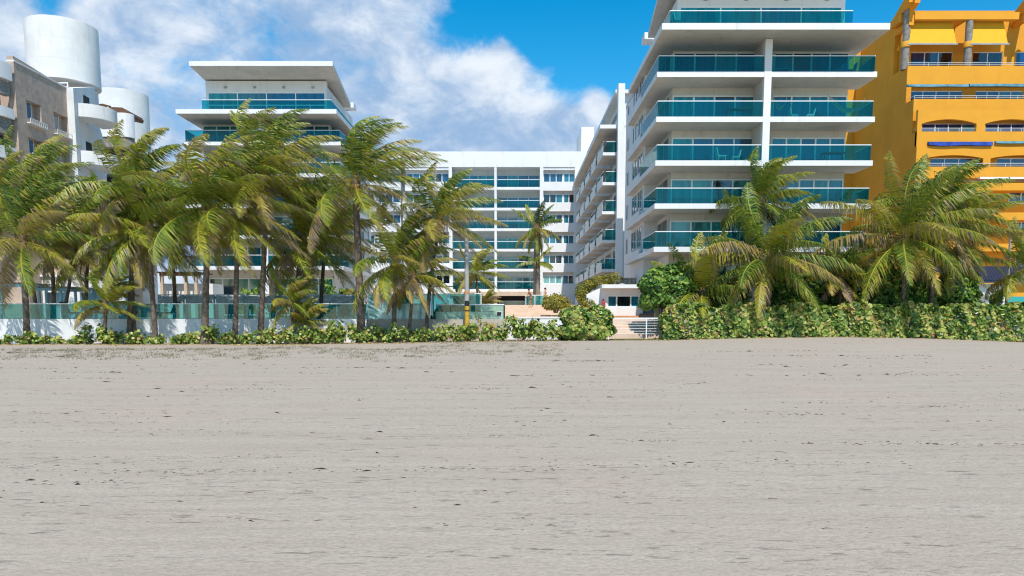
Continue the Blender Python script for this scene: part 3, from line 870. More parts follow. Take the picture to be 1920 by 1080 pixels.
    for (ua, ub) in ((1705, 1796), (1822, 1893)):
        xa, xb = x(ua, 60, Y3), x(ub, 60, Y3)
        zt2, zb2 = PZ(40, Y3 + .9), PZ(81, Y3 + .2)
        m = MB(); m.prism([(Y3 + 1.0, zt2), (Y3 + .15, zb2), (Y3 + .19, zb2 - .01), (Y3 + 1.04, zt2)], fnx, xa, xb); bl = m.build('sun_blind', 'awning yellow', t)
        m = MB(); m.box(xa - .03, xb + .12, Y3 + .08, Y3 + .2, zb2 - .16, zb2 - .012); m.box(xa, xb + .03, Y3 + .98, Y3 + 1.1, zt2 + .003, zt2 + .2); m.build('blind_rail', 'concrete pole', bl)
    # thin rails on the parapets
    for (y, z) in ((Y3 + .15, zC), (Y2 + .15, zB), (Y1 + .15, zA), (Y0 + .15, zZ)):
        m = MB(); m.tube([(X0 + .1, y, z + .32), (Xe, y, z + .32)], .028, 5); m.tube([(X0 + .1, y, z + .16), (Xe, y, z + .16)], .018, 5)
        for i in range(12):
            xx = X0 + .1 + i * 1.9; m.tube([(xx, y, z), (xx, y, z + .32)], .02, 5)
        m.tube([(X0 + .1, y, z + .32), (X0 + .1, y + 1.2, z + .32)], .028, 5)
        m.build('railing', 'aluminium', t)
    # rolled awnings
    def awning(ua, ub, va, vb, y, m_, sag=.1):
        xa, xb = x(ua, va, y), x(ub, va, y); zt2, zb2 = PZ(va, y), PZ(vb, y)
        m = MB(); n = 14
        for i in range(n + 1):
            q = i / n; xx = xa + (xb - xa) * q; s_ = sag * (math.sin(q * 9.2 + ua) * .5 + math.sin(q * 3.1) * .6)
            m.v += [(xx, y + .25, zt2), (xx, y - .12, zt2 - .06), (xx, y - .2, zb2 - s_ * .8), (xx, y - .05, zb2 - s_), (xx, y + .25, zb2 + .05)]
        for i in range(n):
            for k in range(5):
                k2 = (k + 1) % 5
                m.f.append((i * 5 + k, i * 5 + k2, (i + 1) * 5 + k2, (i + 1) * 5 + k))
        m.f.append((0, 1, 2, 3, 4)); m.f.append(tuple(n * 5 + k for k in (4, 3, 2, 1, 0)))
        a = m.build('awning', m_, t, True)
        return a
    awning(1702, 1815, 157.5, 163, Y2 - .05, 'awning teal', .05); awning(1817, 1960, 156.5, 162.5, Y2 - .05, 'awning teal', .05)
    awning(1740, 1860, 265, 272.5, Y1 - .1, 'awning blue', .12); awning(1866, 1990, 264, 269, Y1 - .1, 'awning teal', .06)
    awning(1836, 1889, 331, 336, Y0 - .62, 'canopy edge', .02); awning(1892, 1960, 331, 336, Y0 - .62, 'canopy edge', .02)
    return t
yellow()

# ------------------------------------------------------------------ stone clad hotel on the left
def hotel():
    Yf = 66.0
    XH = PX(137, 165, Yf)
    yn, zn = YX(25, 115, XH)
    t = thing('stone_hotel', 'hotel with pink stone facade, curved white balconies and a big round white water tank', 'building', (XH - 3, 66, DECK))
    zf = PZ(165, Yf)
    ztop = min(zf, zn)
    ztopn = max(zf, zn)
    # facade with two columns of windows
    ws = []
    for (ua, ub) in ((50, 78), (100, 127)):
        ya, _ = YX(ua, 215, XH); yb, _ = YX(ub, 225, XH); ws.append((ya, yb))
    ya0 = ws[0][0]
    zr = []
    for (v0, v1) in ((192, 226), (262, 290), (330, 356), (398, 420)):
        z0 = PZ(v1, (ws[0][0] + ws[0][1]) / 2); z1 = PZ(v0, (ws[0][0] + ws[0][1]) / 2)
        zr.append((min(z0, z1), max(z0, z1)))
    zr.sort()
    us = [yn, ws[0][0], ws[0][1], ws[1][0], ws[1][1], Yf]
    zs = [DECK] + [q for r in zr for q in r] + [ztop]
    holes = {(i, j) for i in (1, 3) for j in range(1, len(zs) - 1, 2)}
    grid_wall('facade', us, zs, holes, lambda u, z, d: (d, u, z), XH - .5, XH, 'pink stone', t)
    for (a, b) in ws:
        for (c, d) in zr:
            m = MB()
            ym = a + (b - a) * .62
            for yy in (a + .03, a + (ym - a) / 2, ym): m.box(XH - .40, XH - .34, yy - .03, yy + .03, c, d)
            m.box(XH - .40, XH - .34, a, ym, c, c + .05); m.box(XH - .40, XH - .34, a, ym, d - .05, d)
            w = m.build('window', 'rail white', t)
            box('pane', XH - .38, XH - .36, a + .06, a + (ym - a) / 2 - .03, c + .05, d - .05, 'pane sea', w)
            box('pane', XH - .38, XH - .36, a + (ym - a) / 2 + .03, ym - .03, c + .05, d - .05, 'pane blue', w)
            bk = MB(); bk.box(XH - .52, XH - .505, a - .1, b + .1, c - .1, d + .1); bk.build('window_recess', 'pink stone', t)
            r = MB(); r.box(XH + .02, XH + .32, a - .05, b + .25, c - .42, c - .36); r.box(XH + .28, XH + .32, a - .05, b + .25, c - .08, c - .03)
            for q in range(9):
                yy = a - .03 + (b - a + .26) * q / 8; r.box(XH + .285, XH + .315, yy - .012, yy + .012, c - .36, c - .08)
            r.build('window_ledge', 'rail white', t)
    bd = MB(); bd.box(XH - 12, XH - .53, yn + .3, Yf + 1.5, DECK, ztop - .3)
    bd.build('wall', 'pink stone', t)
    cp = MB(); cp.box(XH - .56, XH + .05, yn, Yf, ztop, ztop + .12); cp.build('coping', 'tank plaster', t)
    # parapet climbing towards the sea
    pp = MB(); pp.prism([(yn, ztop + .12), (Yf - 3, ztop + .12), (yn + 1.2, ztop + .35), (yn, ztop + .4)], lambda p, d: (d, p[0], p[1]), XH - .5, XH - .004); pp.build('parapet', 'pink stone', t)
    # seaward bay at the frame edge: curved white parapets over dark pebble-dash
    yb = yn - .35; r = 4.6; xb = XH + .06 - r
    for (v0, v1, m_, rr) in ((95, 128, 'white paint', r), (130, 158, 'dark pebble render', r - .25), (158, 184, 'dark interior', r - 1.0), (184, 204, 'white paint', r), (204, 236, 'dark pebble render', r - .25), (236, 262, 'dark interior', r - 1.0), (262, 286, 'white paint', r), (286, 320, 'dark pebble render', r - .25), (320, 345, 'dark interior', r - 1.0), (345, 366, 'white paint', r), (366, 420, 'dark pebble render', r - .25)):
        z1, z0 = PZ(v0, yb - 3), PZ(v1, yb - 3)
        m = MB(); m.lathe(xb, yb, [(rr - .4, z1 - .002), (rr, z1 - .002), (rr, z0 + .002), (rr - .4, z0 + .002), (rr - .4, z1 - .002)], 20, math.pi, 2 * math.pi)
        m.build({'white paint': 'curved_parapet', 'dark pebble render': 'curved_wall', 'dark interior': 'shaded_loggia'}[m_], m_, t, True)  # loggia rings get a near-black colour painted in for their shade
    # stair tower: fin wall facing right with a curved far edge
    pts = [(v_u, v_v) for v_u, v_v in ((137, 165), (177.5, 163), (178.5, 205), (183, 225), (190, 248), (196, 270), (199.5, 300), (200.5, 345))]
    KW = math.tan(R(13))  # wall turned off the sun on purpose so its face stays in shade
    poly = []
    for (u, v) in pts:
        a_, y_, z_ = ray(u, v); t_k = (XH + .35 + KW * Yf) / (a_ + KW * y_); poly.append((y_ * t_k, EYE + z_ * t_k))
    poly.append((poly[-1][0], DECK)); poly.append((poly[0][0], DECK))
    m = MB(); m.prism(poly, lambda p, d: (d - KW * (p[0] - Yf), p[0], p[1]), XH - 1.0, XH + .35); m.build('stair_wall', 'tank plaster', t)
    # half-round balconies beside it
    cy = Yf + 1.9; cx = XH + .2
    for (v0, v1) in ((206, 238), (292, 322), (372, 400)):
        z1 = PZ(v0, cy); z0 = z1 - 1.15
        m = MB(); m.lathe(cx, cy, [(2.15, z0), (2.2, z0 + .05), (2.2, z1), (2.02, z1), (2.02, z0 + .32), (0.05, z0 + .3)], 28, -math.pi * .75, math.pi * .5)
        m.lathe(cx, cy, [(0.05, z0), (2.15, z0)], 28, -math.pi * .75, math.pi * .5)
        m.build('curved_balcony', 'tank plaster', t, True)
        dm = MB(); dm.box(XH + .30 - KW * (cy - Yf), XH + .46 - KW * (cy - Yf), cy - .5, cy + .5, z0 + .35, z0 + 2.3); dm.build('balcony_door', 'dark interior', t)
    # big round tank
    Yc = 72.0; cx = PX(118.5, 100, Yc); rad = PX(182, 110, Yc) - cx - .12
    z1 = PZ(27, Yc - rad); z0 = PZ(143.5, Yc - rad)
    prof = [(rad - .5, z0 + .002), (rad, z0)]
    for k in range(1, 4):
        z = z0 + (z1 - z0) * k / 3
        prof += [(rad, z - .045), (rad - .008, z - .043), (rad - .008, z - .037), (rad, z - .035)] if k < 3 else [(rad, z)]
    prof += [(rad - .25, z1), (rad - .25, z1 - .4), (.02, z1 - .4)]
    m = MB(); m.lathe(cx, Yc, prof, 48); m.lathe(cx, Yc, [(.02, z0 + .02), (rad - .02, z0 + .02)], 48)
    m.build('water_tank', 'tank plaster', t, True)
    st = MB(); st.lathe(cx + .3, Yc + 1.2, [(rad * .62, DECK), (rad * .62, z0 + .02)], 28); st.build('tank_stem', 'tank plaster', t, True)
    r = MB()
    for (ya, za) in ((Yf - .6, ztop + .55),):
        r.tube([(XH - 2.6, ya, za), (XH - .1, ya, za)], .05, 6); r.tube([(XH - 2.6, ya, za - .3), (XH - .1, ya, za - .3)], .04, 6); r.tube([(XH - .1, ya, za + .05), (XH - .1, ya, ztop + .1)], .05, 6)
    r.build('roof_railing', 'rail white', t)
    return t
hotel()
def hotel_rear():
    Y = 82.0
    t = thing('banded_hotel', 'white and grey banded building with rounded corner and second round tank behind the stone hotel', 'building', (PX(215, 300, Y), Y + 4, DECK))
    x = lambda u, v=250: PX(u, v, Y)
    rc = .95
    def ring(za, zb, m_, nm, off=0.0):
        xa, xb = x(176), x(245) - off
        poly = [(xa, Y + off), (xb - rc, Y + off)] + [(xb - rc + rc * math.sin(a), Y + off + rc - rc * math.cos(a)) for a in [math.pi / 2 * k / 8 for k in range(1, 9)]] + [(xb - rc - .6, Y + 2.4), (xa, Y + 2.4)]
        m = MB(); m.prism(poly, lambda p, d: (p[0], p[1], d), za, zb); return m.build(nm, m_, t)
    for (v0, v1, m_, nm, off) in ((211, 256, 'white paint', 'parapet', 0), (256, 275, 'grey stone', 'pebble_band', .12), (275, 294, 'dark interior', 'shaded_loggia', 1.2), (294, 309, 'white paint', 'parapet', .0), (309, 328, 'grey stone', 'pebble_band', .12), (328, 345, 'dark interior', 'shaded_loggia', 1.2), (345, 362, 'white paint', 'parapet', 0), (362, 380, 'grey stone', 'pebble_band', .12), (380, 398, 'dark interior', 'shaded_loggia', 1.2), (398, 420, 'white paint', 'parapet', 0)):  # loggia bands coloured near-black to stand for the shade inside
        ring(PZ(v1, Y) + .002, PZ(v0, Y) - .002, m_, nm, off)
    ring(DECK, PZ(420, Y), 'peach wall', 'lower_wall', .05)
    Yc = 90.0; cx = PX(228.5, 220, Yc); rad = PX(277.3, 220, Yc) - cx - .1
    z1 = PZ(163.5, Yc - rad)
    m = MB(); m.lathe(cx, Yc, [(rad, DECK), (rad, z1 - 3), (rad, z1), (rad - .25, z1), (rad - .25, z1 - .4), (.02, z1 - .4)], 48); m.build('water_tank', 'tank plaster', t, True)
    # brown timber shelter on the roof terrace
    z = PZ(211, Y)
    m = MB()
    pts = [(x(201), PZ(197.5, Y)), (x(226), PZ(198.5, Y)), (x(234), PZ(203, Y)), (x(237.5), PZ(209, Y)), (x(235), PZ(214, Y)), (x(222), PZ(211, Y)), (x(201), PZ(209.5, Y))]
    m.prism(pts, lambda p, d: (p[0], d, p[1]), Y + .6, Y + 4.0); m.build('timber_shelter', 'brown wood', t)
    m = MB()
    for u, v0, v1 in ((192, 193, 213), (188, 197, 213)): m.tube([(x(u), Y + 1, PZ(v1, Y)), (x(u), Y + 1, PZ(v0, Y))], .12, 6)
    m.tube([(x(179), Y + 1, PZ(192, Y)), (x(186), Y + 1, PZ(191, Y)), (x(201), Y + 1, PZ(195, Y))], .1, 6); m.tube([(x(181), Y + 1, PZ(197, Y)), (x(191), Y + 1, PZ(192, Y))], .1, 6); m.tube([(x(183), Y + 1, PZ(204, Y)), (x(190), Y + 1, PZ(193, Y))], .08, 6)
    m.build('timber_post', 'brown wood', t)
    return t
hotel_rear()
# ------------------------------------------------------------------ pool deck edge on the left
YW = 46.0
def pool_edge():
    xa, xb = -36.0, PX(688, 598, YW)
    t = thing('pool_wall', 'long white garden wall carrying a teal glass balustrade in front of the pool deck', 'wall', ((xa + xb) / 2, YW, -.3))
    m = MB(); m.box(xa, xb, YW - .15, YW + .04, -.5, DECK + .0); m.build('wall', 'white paint', t)
    z0, z1 = DECK + .004, PZ(569.5, YW)
    post_us = (-70, 4, 115, 245, 294, 347.5, 404, 460.5, 517, 575, 632, 688)
    xs = [PX(u, 585, YW) for u in post_us]
    for a, b in zip(xs[:-1], xs[1:]):
        n = max(1, round((b - a) / 1.9))
        for i in range(n):
            p = a + (b - a) * i / n; q = a + (b - a) * (i + 1) / n
            box('glass_panel', p + .02, q - .02, YW - .09, YW - .075, z0, z1 - .03, 'pool glass', t)
    h = MB(); h.box(xa, xb, YW - .12, YW - .05, z1 - .03, z1 + .03); h.build('handrail', 'rail white', t)
    for u, x in zip(post_us, xs):
        box('post', x - .035, x + .035, YW - .06, YW + .02, z0, z1 - .032, 'rail white' if u == 115 else 'aqua steel', t)
    return t
pool_edge()

def canopy(u0, u1, lab, kk):
    Y = 50.5
    x0, x1 = PX(u0, 560, Y), PX(u1, 560, Y)
    t = thing('shade_canopy', lab, 'canopy', ((x0 + x1) / 2, Y + 1.2, DECK), 'cloth shade canopies along the pool deck')
    zt = PZ(552.5, Y); zb = PZ(567.5, Y)
    for px_ in (x0 + .06, x1 - .06):
        for py in (Y, Y + 2.4):
            box('post', px_ - .05, px_ + .05, py - .05, py + .05, DECK, zt - .05, 'aqua steel', t)
    m = MB(); m.box(x0, x1, Y - .04, Y + .04, zt - .05, zt + .02); m.box(x0, x1, Y + 2.36, Y + 2.44, zt - .05, zt + .02); m.build('roof_frame', 'canopy edge', t)
    r = random.Random(kk)
    m = MB(); nx, ny = 10, 14
    for j in range(ny + 1):
        q = j / ny
        for i in range(nx + 1):
            p = i / nx
            sag = .16 * math.sin(math.pi * p) + .07 * abs(math.sin(q * math.pi * 4))
            m.v.append((x0 + .1 + (x1 - x0 - .2) * p, Y + .05 + 2.3 * q, zt - .04 - sag))
    for j in range(ny):
        for i in range(nx):
            a = j * (nx + 1) + i; m.f.append((a, a + 1, a + nx + 2, a + nx + 1))
    m.build('roof_cloth', 'canopy cloth', t, True)
    # hanging valance in loose folds
    m = MB(); n = 18
    rows = [0, .35, .7, 1.0]
    ph = r.uniform(0, 6)
    for jj, q in enumerate(rows):
        for i in range(n + 1):
            p = i / n
            m.v.append((x0 + .1 + (x1 - x0 - .2) * p, Y - .06 - .07 * math.sin(p * 9 + q * 6 + ph) - .05 * q, zt - .05 - (zt - zb) * q - .08 * math.sin(math.pi * p) - .03 * math.sin(p * 11 + ph)))
    for j in range(len(rows) - 1):
        for i in range(n):
            a = j * (n + 1) + i; m.f.append((a, a + 1, a + n + 2, a + n + 1))
    m.build('valance', 'canopy cloth', t, True)
    for q in (.36, .72):
        e = MB(); e.tube([(x0 + .1 + (x1 - x0 - .2) * i / 8, Y - .17 - .05 * q, zt - .05 - (zt - zb) * q - .08 * math.sin(math.pi * i / 8) - .03 * math.sin(i / 8 * 11 + ph)) for i in range(9)], .018, 4); e.build('batten', 'canopy edge', t)
    return t
for k, (a, b, lab) in enumerate(((296, 346, 'grey cloth shade canopy at the left end of the canopy row, beside a leaning palm'), (348, 403, 'grey cloth canopy between the thick palm and the slim straight palm'),
                            (405, 460, 'grey cloth canopy just left of the dark leaning palm trunk'), (462, 517, 'grey cloth canopy right of the dark leaning palm trunk'),
                            (556, 602, 'grey cloth canopy above the dark barbecue cabinet'), (606, 664, 'grey cloth canopy at the right end of the row, touching the tallest palm'))):
    canopy(a, b, lab, k)

def pergola(u0, u1, vtop, Y, lab):
    x0, x1 = PX(u0, 560, Y), PX(u1, 560, Y); zt = PZ(vtop, Y)
    t = thing('steel_pergola', lab, 'pergola', ((x0 + x1) / 2, Y + 1, DECK), 'aqua steel pergolas by the bar')
    for xx in (x0, x1):
        for yy in (Y, Y + 2.6):
            box('post', xx - .07, xx + .07, yy - .07, yy + .07, DECK, zt, 'aqua steel', t)
    m = MB(); m.box(x0 - .2, x1 + .2, Y - .08, Y + .08, zt, zt + .2); m.box(x0 - .2, x1 + .2, Y + 2.52, Y + 2.68, zt, zt + .2); m.build('beam', 'aqua steel', t)
    for i in range(9):
        xx = x0 - .1 + (x1 - x0 + .2) * i / 8
        box('slat', xx - .05, xx + .05, Y - .4, Y + 3.0, zt + .202, zt + .3, 'concrete pole', t)
    return t
pergola(4, 44, 538, 52, 'aqua steel pergola with a slatted top at the left edge')
pergola(74, 124, 545, 53.5, 'aqua steel pergola with a slatted top behind the leftmost white rail post')
pergola(142, 168, 547, 54.5, 'narrow aqua steel pergola left of the young bent palm')

def bar():
    Y = 60.0
    x0, x1 = -48, PX(232, 540, Y)
    t = thing('pool_bar', 'low grey white bar building with a peach upper wall behind the left palms', 'building', ((x0 + x1) / 2, Y + 3, DECK))
    us = [x0, PX(20, 560, Y), PX(62, 560, Y), PX(84, 560, Y), PX(128, 560, Y), PX(150, 560, Y), PX(200, 560, Y), x1]
    zs = [DECK, DECK + .02, PZ(548, Y), PZ(519, Y)]
    grid_wall('wall', us, zs, {(1, 1), (3, 1), (5, 1)}, lambda u, z, d: (u, d, z), Y, Y + .3, 'white paint', t)
    m = MB(); m.box(x0, x1, Y + .8, Y + 1, DECK, PZ(519, Y) - .01); m.build('inner_wall', 'aqua steel', t)
    m = MB(); m.box(x0, x1 - 2, Y + .31, Y + 4, PZ(519, Y), PZ(484, Y)); m.build('upper_wall', 'peach wall', t)
    m = MB(); m.box(x0, x1 + .2, Y - .2, Y + .30, PZ(519, Y) + .002, PZ(515, Y)); m.build('cornice', 'white paint', t)
    return t
bar()
def tower_base_terrace():
    Y = 60.0
    t = thing('column_pergola', 'beige stone columns under dark timber beams on a raised white terrace', 'pergola', (PX(340, 540, Y), Y + 1, DECK))
    m = MB(); m.box(PX(298, 550, Y), PX(392, 550, Y), Y + .8, Y + 3, DECK, PZ(531, Y)); m.build('terrace_wall', 'white paint', t)
    zt = PZ(517, Y)
    for u in (303, 325.5, 347.5, 367):
        box('column', PX(u - 2.6, 540, Y), PX(u + 2.6, 540, Y), Y, Y + .25, DECK, zt, 'peach wall', t)
    m = MB(); m.box(PX(299, 515, Y), PX(374, 515, Y), Y - .05, Y + .3, zt, zt + .18); m.build('beam', 'brown wood', t)
    for i in range(10):
        xx = PX(301 + 8 * i, 515, Y); box('slat', xx - .06, xx + .06, Y - .5, Y + 2.6, zt + .182, zt + .3, 'brown wood', t)
    return t
tower_base_terrace()

def glass_screen():
    Y = 46.6
    t = thing('glass_screen', 'tall pale aqua glass screen with a white top rail right of the pool wall', 'screen', (PX(745, 590, Y), Y, DECK))
    us = (690, 728, 769, 806)
    z0, z1, zm = DECK - .25, PZ(551.5, Y), PZ(570, Y)
    for a, b in zip(us[:-1], us[1:]):
        xa, xb = PX(a, 575, Y), PX(b, 575, Y)
        box('glass_panel', xa + .03, xb - .03, Y - .01, Y + .01, z0, zm - .03, 'frosted aqua glass', t)
        box('glass_panel', xa + .03, xb - .03, Y - .01, Y + .01, zm + .03, z1 - .03, 'frosted aqua glass' if a < 720 else 'pool glass', t)
    for u in us: box('post', PX(u, 575, Y) - .03, PX(u, 575, Y) + .03, Y - .03, Y + .03, z0, z1 - .031, 'rail white', t)
    m = MB(); m.box(PX(690, 552, Y), PX(806, 552, Y), Y - .035, Y + .035, z1 - .03, z1 + .03); m.build('top_rail', 'rail white', t)
    m = MB(); m.box(PX(690, 552, Y) + .031, PX(806, 552, Y) - .031, Y - .028, Y + .028, zm - .03, zm + .03); m.build('mid_rail', 'aqua steel', t)
    lw = MB(); lw.box(PX(640, 600, YW + .3), PX(810, 600, YW + .3), Y - .1, Y + .15, -.5, z0 - .003); lw.build('plinth', 'concrete pole', t)
    return t
glass_screen()
def stairs():
    Y = 48.5
    t = thing('outdoor_stair', 'dark steel stair flight climbing behind the aqua glass screen', 'stairs', (PX(775, 590, Y), Y, DECK))
    p0, p1 = P(700, 552, Y), P(812, 598, Y)
    m = MB()
    for dy in (0, 1.3): m.tube([(p1.x, Y + dy, p1.z), (p0.x, Y + dy, p0.z)], .11, 4)
    m.build('stringer', 'dark interior', t)
    n = 9
    for i in range(n):
        q = (i + .5) / n; xx = p1.x + (p0.x - p1.x) * q; zz = p1.z + (p0.z - p1.z) * q
        box('tread', xx - .18, xx + .18, Y + .12, Y + 1.18, zz, zz + .05, 'concrete pole', t)
    m = MB(); m.tube([(p1.x, Y - .05, p1.z + .9), (p0.x, Y - .05, p0.z + .9)], .035, 5)
    for i in range(6):
        q = i / 5; xx = p1.x + (p0.x - p1.x) * q; zz = p1.z + (p0.z - p1.z) * q; m.tube([(xx, Y - .05, zz), (xx, Y - .05, zz + .9)], .025, 5)
    m.build('railing', 'rail white', t)
stairs()
def low_green_wall():
    Y = 48.0
    t = thing('green_wall', 'pale green panelled wall with white coping and glazed left half beside the peach steps', 'wall', (PX(890, 590, Y), Y, DECK))
    z0, z1 = DECK - .15, PZ(571.5, Y)
    x0, xm, x1 = PX(817, 585, Y), PX(901, 585, Y), PX(944, 585, Y)
    n = 3
    for i in range(n):
        a = x0 + (xm - x0) * i / n; b = x0 + (xm - x0) * (i + 1) / n
        box('glass_panel', a + .02, b - .02, Y - .01, Y + .01, z0 + .6, z1 - .03, 'pool glass', t)
    m = MB(); m.box(x0, xm, Y - .05, Y + .1, z0, z0 + .6); m.build('plinth', 'pale green panel', t)
    for i in range(5):
        za = z0 + (z1 - z0) * i / 5; zb = z0 + (z1 - z0) * (i + 1) / 5
        box('panel', xm + .003, x1, Y - .04, Y + .08, za + .008, zb - .008, 'pale green panel', t)
    m = MB(); m.box(x0, x1 + .05, Y - .08, Y + .12, z1 - .028, z1 + .05); m.build('coping', 'rail white', t)
    m = MB(); m.box(x1 + .002, x1 + .1, Y - .06, Y + .2, z0, z1 - .03); m.build('end_post', 'dark interior', t)
    w = box('vent_frame', PX(931, 588, Y), PX(941, 588, Y), Y - .07, Y - .042, PZ(593, Y), PZ(584, Y), 'aluminium', t)
    box('vent_grille', PX(932, 588, Y), PX(940, 588, Y), Y - .08, Y - .071, PZ(592, Y), PZ(585, Y), 'dark interior', w)
    # second glass balustrade behind
    Y2 = 51.5
    t2 = thing('glass_balustrade', 'white framed glass balustrade behind the grey lamp pole', 'balustrade', (PX(850, 560, Y2), Y2, DECK), None)
    za, zb = DECK, PZ(550.5, Y2)
    us = (808, 840, 871, 902)
    for a, b in zip(us[:-1], us[1:]): box('glass_panel', PX(a, 560, Y2) + .03, PX(b, 560, Y2) - .03, Y2 - .01, Y2 + .01, za + .1, zb - .03, 'pool glass', t2)
    m = MB(); m.box(PX(808, 552, Y2), PX(902.5, 552, Y2), Y2 - .03, Y2 + .03, zb - .03, zb + .03); m.build('handrail', 'rail white', t2)
    for u in us: box('post', PX(u, 560, Y2) - .03, PX(u, 560, Y2) + .03, Y2 - .03, Y2 + .03, za, zb - .031, 'rail white', t2)
low_green_wall()

# peach steps up to the court, white kerb wall in front
def court_steps():
    x0, x1 = PX(946, 590, 52), PX(1108, 590, 52)
    t = thing('court_steps', 'broad flight of peach stone steps rising into the court', 'steps', ((x0 + x1) / 2, 60, DECK))
    n = 11; ya, yb = 52.6, 71.0
    for i in range(n):
        a = ya + (yb - ya) * i / n; z = DECK + .03 + 1.12 * (i + 1) / n
        box('step', x0 - .3 * i / n * 3, x1 + .2 * i, a, (ya + (yb - ya) * (i + 1) / n) - .002 if i < n - 1 else 104, DECK - .3, z, 'peach stone', t)
    return t
court_steps()
def kerb_wall():
    Y = 49.5
    x0, x1 = PX(880, 600, Y), PX(1146, 600, Y)
    t = thing('white_kerb_wall', 'low white wall behind the sea grape at the foot of the peach steps', 'wall', ((x0 + x1) / 2, Y, 0))
    m = MB(); m.box(x0, x1, Y, Y + .25, -.4, PZ(597, Y)); m.build('wall', 'white paint', t)
    m = MB(); m.box(x0, x1, Y - .04, Y + .29, PZ(597, Y) + .002, PZ(595, Y)); m.build('coping', 'rail white', t)
kerb_wall()
def court_rail():
    Y = 72.0; z = DECK + 1.16
    t = thing('glass_balustrade', 'short glass balustrade at the top of the peach steps beside the royal palm', 'balustrade', (PX(1001, 562, Y), Y, z))
    us = (986, 1003, 1019)
    for a, b in zip(us[:-1], us[1:]): box('glass_panel', PX(a, 562, Y) + .03, PX(b, 562, Y) - .03, Y - .01, Y + .01, z + .03, z + .92, 'pool glass', t)
    for u in us: box('post', PX(u, 562, Y) - .03, PX(u, 562, Y) + .03, Y - .03, Y + .03, z, z + .919, 'rail white', t)
    m = MB(); m.box(PX(986, 562, Y) - .03, PX(1019, 562, Y) + .03, Y - .035, Y + .035, z + .92, z + .98); m.build('handrail', 'rail white', t)
court_rail()
fl = box('paved_court', PX(946, 590, 50), 9.2, 49.76, 52.59, -.4, DECK - .01, 'peach stone', None); fl['kind'] = 'structure'

# ------------------------------------------------------------------ beach kiosk, gate and steps
def kiosk():
    Y = 54.0
    x = lambda u: PX(u, 560, Y); z = lambda v: PZ(v, Y)
    t = thing('beach_kiosk', 'low white kiosk with a sliding service window behind the beach gate', 'kiosk', (x(1168), Y + 1.5, DECK))
    us = [x(1127), x(1139), x(1156), x(1158), x(1182), x(1184), x(1199), x(1205)]
    us = [x(1127), x(1139), x(1199.5), x(1206)]
    zs = [DECK, z(577), z(553), z(541)]
    grid_wall('wall', us, zs, {(1, 1)}, lambda u, q, d: (u, d, q), Y, Y + .25, 'white paint', t)
    cuts = [x(1140), x(1156.5), x(1183), x(1198.5)]
    window_front(x(1140), x(1198.5), z(577) + .01, z(553) - .01, Y + .12, t, ['pane sea', 'pane dark', 'pane sea'], 'rail white', cuts, .1)
    m = MB(); m.box(x(1126), x(1207), Y - .75, Y + 3.2, z(541) + .002, z(534)); m.build('roof', 'white paint', t)
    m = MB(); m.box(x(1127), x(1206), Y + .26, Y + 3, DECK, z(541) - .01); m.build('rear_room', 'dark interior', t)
    m = MB(); m.box(x(1160), x(1168), Y - .6, Y + .8, z(534) + .003, z(532)); m.build('roof_hatch', 'concrete pole', t)
    # sloping retaining wall at its left
    poly = [(x(1127) - .003, DECK), (x(1127) - .003, z(540)), (x(1122), z(541.5)), (x(1100), z(552)), (x(1100), DECK)]
    m = MB(); m.prism(poly, lambda p, d: (p[0], d, p[1]), Y + .1, Y + .5); m.build('sloping_wall', 'white paint', t)
    # shaded service bay at its right
    m = MB(); m.box(x(1206) + .003, x(1226), Y + 1.2, Y + 1.4, DECK, z(536)); m.build('bay_wall', 'concrete pole', t)
    m = MB(); m.tube([(x(1214), Y + 1.12, z(561)), (x(1214), Y + 1.19, z(561))], .16, 14); m.build('round_vent', 'black rubber', t)
    m = MB(); m.box(x(1141), x(1208), Y - 1.2, Y - .02, DECK - .02, z(592)); m.build('doorstep', 'orange tile', t)
    return t
kiosk()
tb = thing('stone_block_wall', 'beige stone clad wall behind the kiosk roof', 'wall', (PX(1184, 526, 60), 60.5, DECK))
for j in range(3):
    for i in range(6):
        a = PX(1162 + 7.4 * i, 526, 60); b = PX(1162 + 7.4 * (i + 1), 526, 60); za = PZ(533 - 4.2 * j, 60); zb = PZ(533 - 4.2 * (j + 1), 60)
        box('stone', a + .012, b - .012, 60 - .01 * ((i + j) % 3), 60.5, za + .012, zb - .012, 'peach wall', tb)
m = MB(); m.box(PX(1162, 526, 60), PX(1206.4, 526, 60), 60.05, 60.45, DECK, PZ(533, 60)); m.build('base', 'peach wall', tb)

def life_buoy():
    Y = 53.85; p = P(1131, 571, Y)
    t = thing('life_ring', 'red life ring hanging on the left end of the kiosk front', 'life ring', (p.x, Y, p.z - .35))
    m = MB()
    n, k = 20, 8
    for i in range(n):
        a = 2 * math.pi * i / n
        for j in range(k):
            b = 2 * math.pi * j / k
            m.v.append((p.x + (.17 + .055 * math.cos(b)) * math.cos(a) * .75, Y + .07 * math.sin(b), p.z - .05 + (.17 + .055 * math.cos(b)) * math.sin(a) * 1.25))
    for i in range(n):
        for j in range(k): m.f.append((i * k + j, i * k + (j + 1) % k, ((i + 1) % n) * k + (j + 1) % k, ((i + 1) % n) * k + j))
    m.build('ring', 'signal red', t, True)
    m = MB(); m.tube([(p.x, Y, p.z + .15), (p.x, Y + .1, p.z + .36)], .025, 5); m.tube([(p.x - .07, Y + .05, p.z + .22), (p.x, Y, p.z + .42), (p.x + .07, Y + .05, p.z + .22)], .03, 5); m.build('rope', 'signal red', t)
life_buoy()
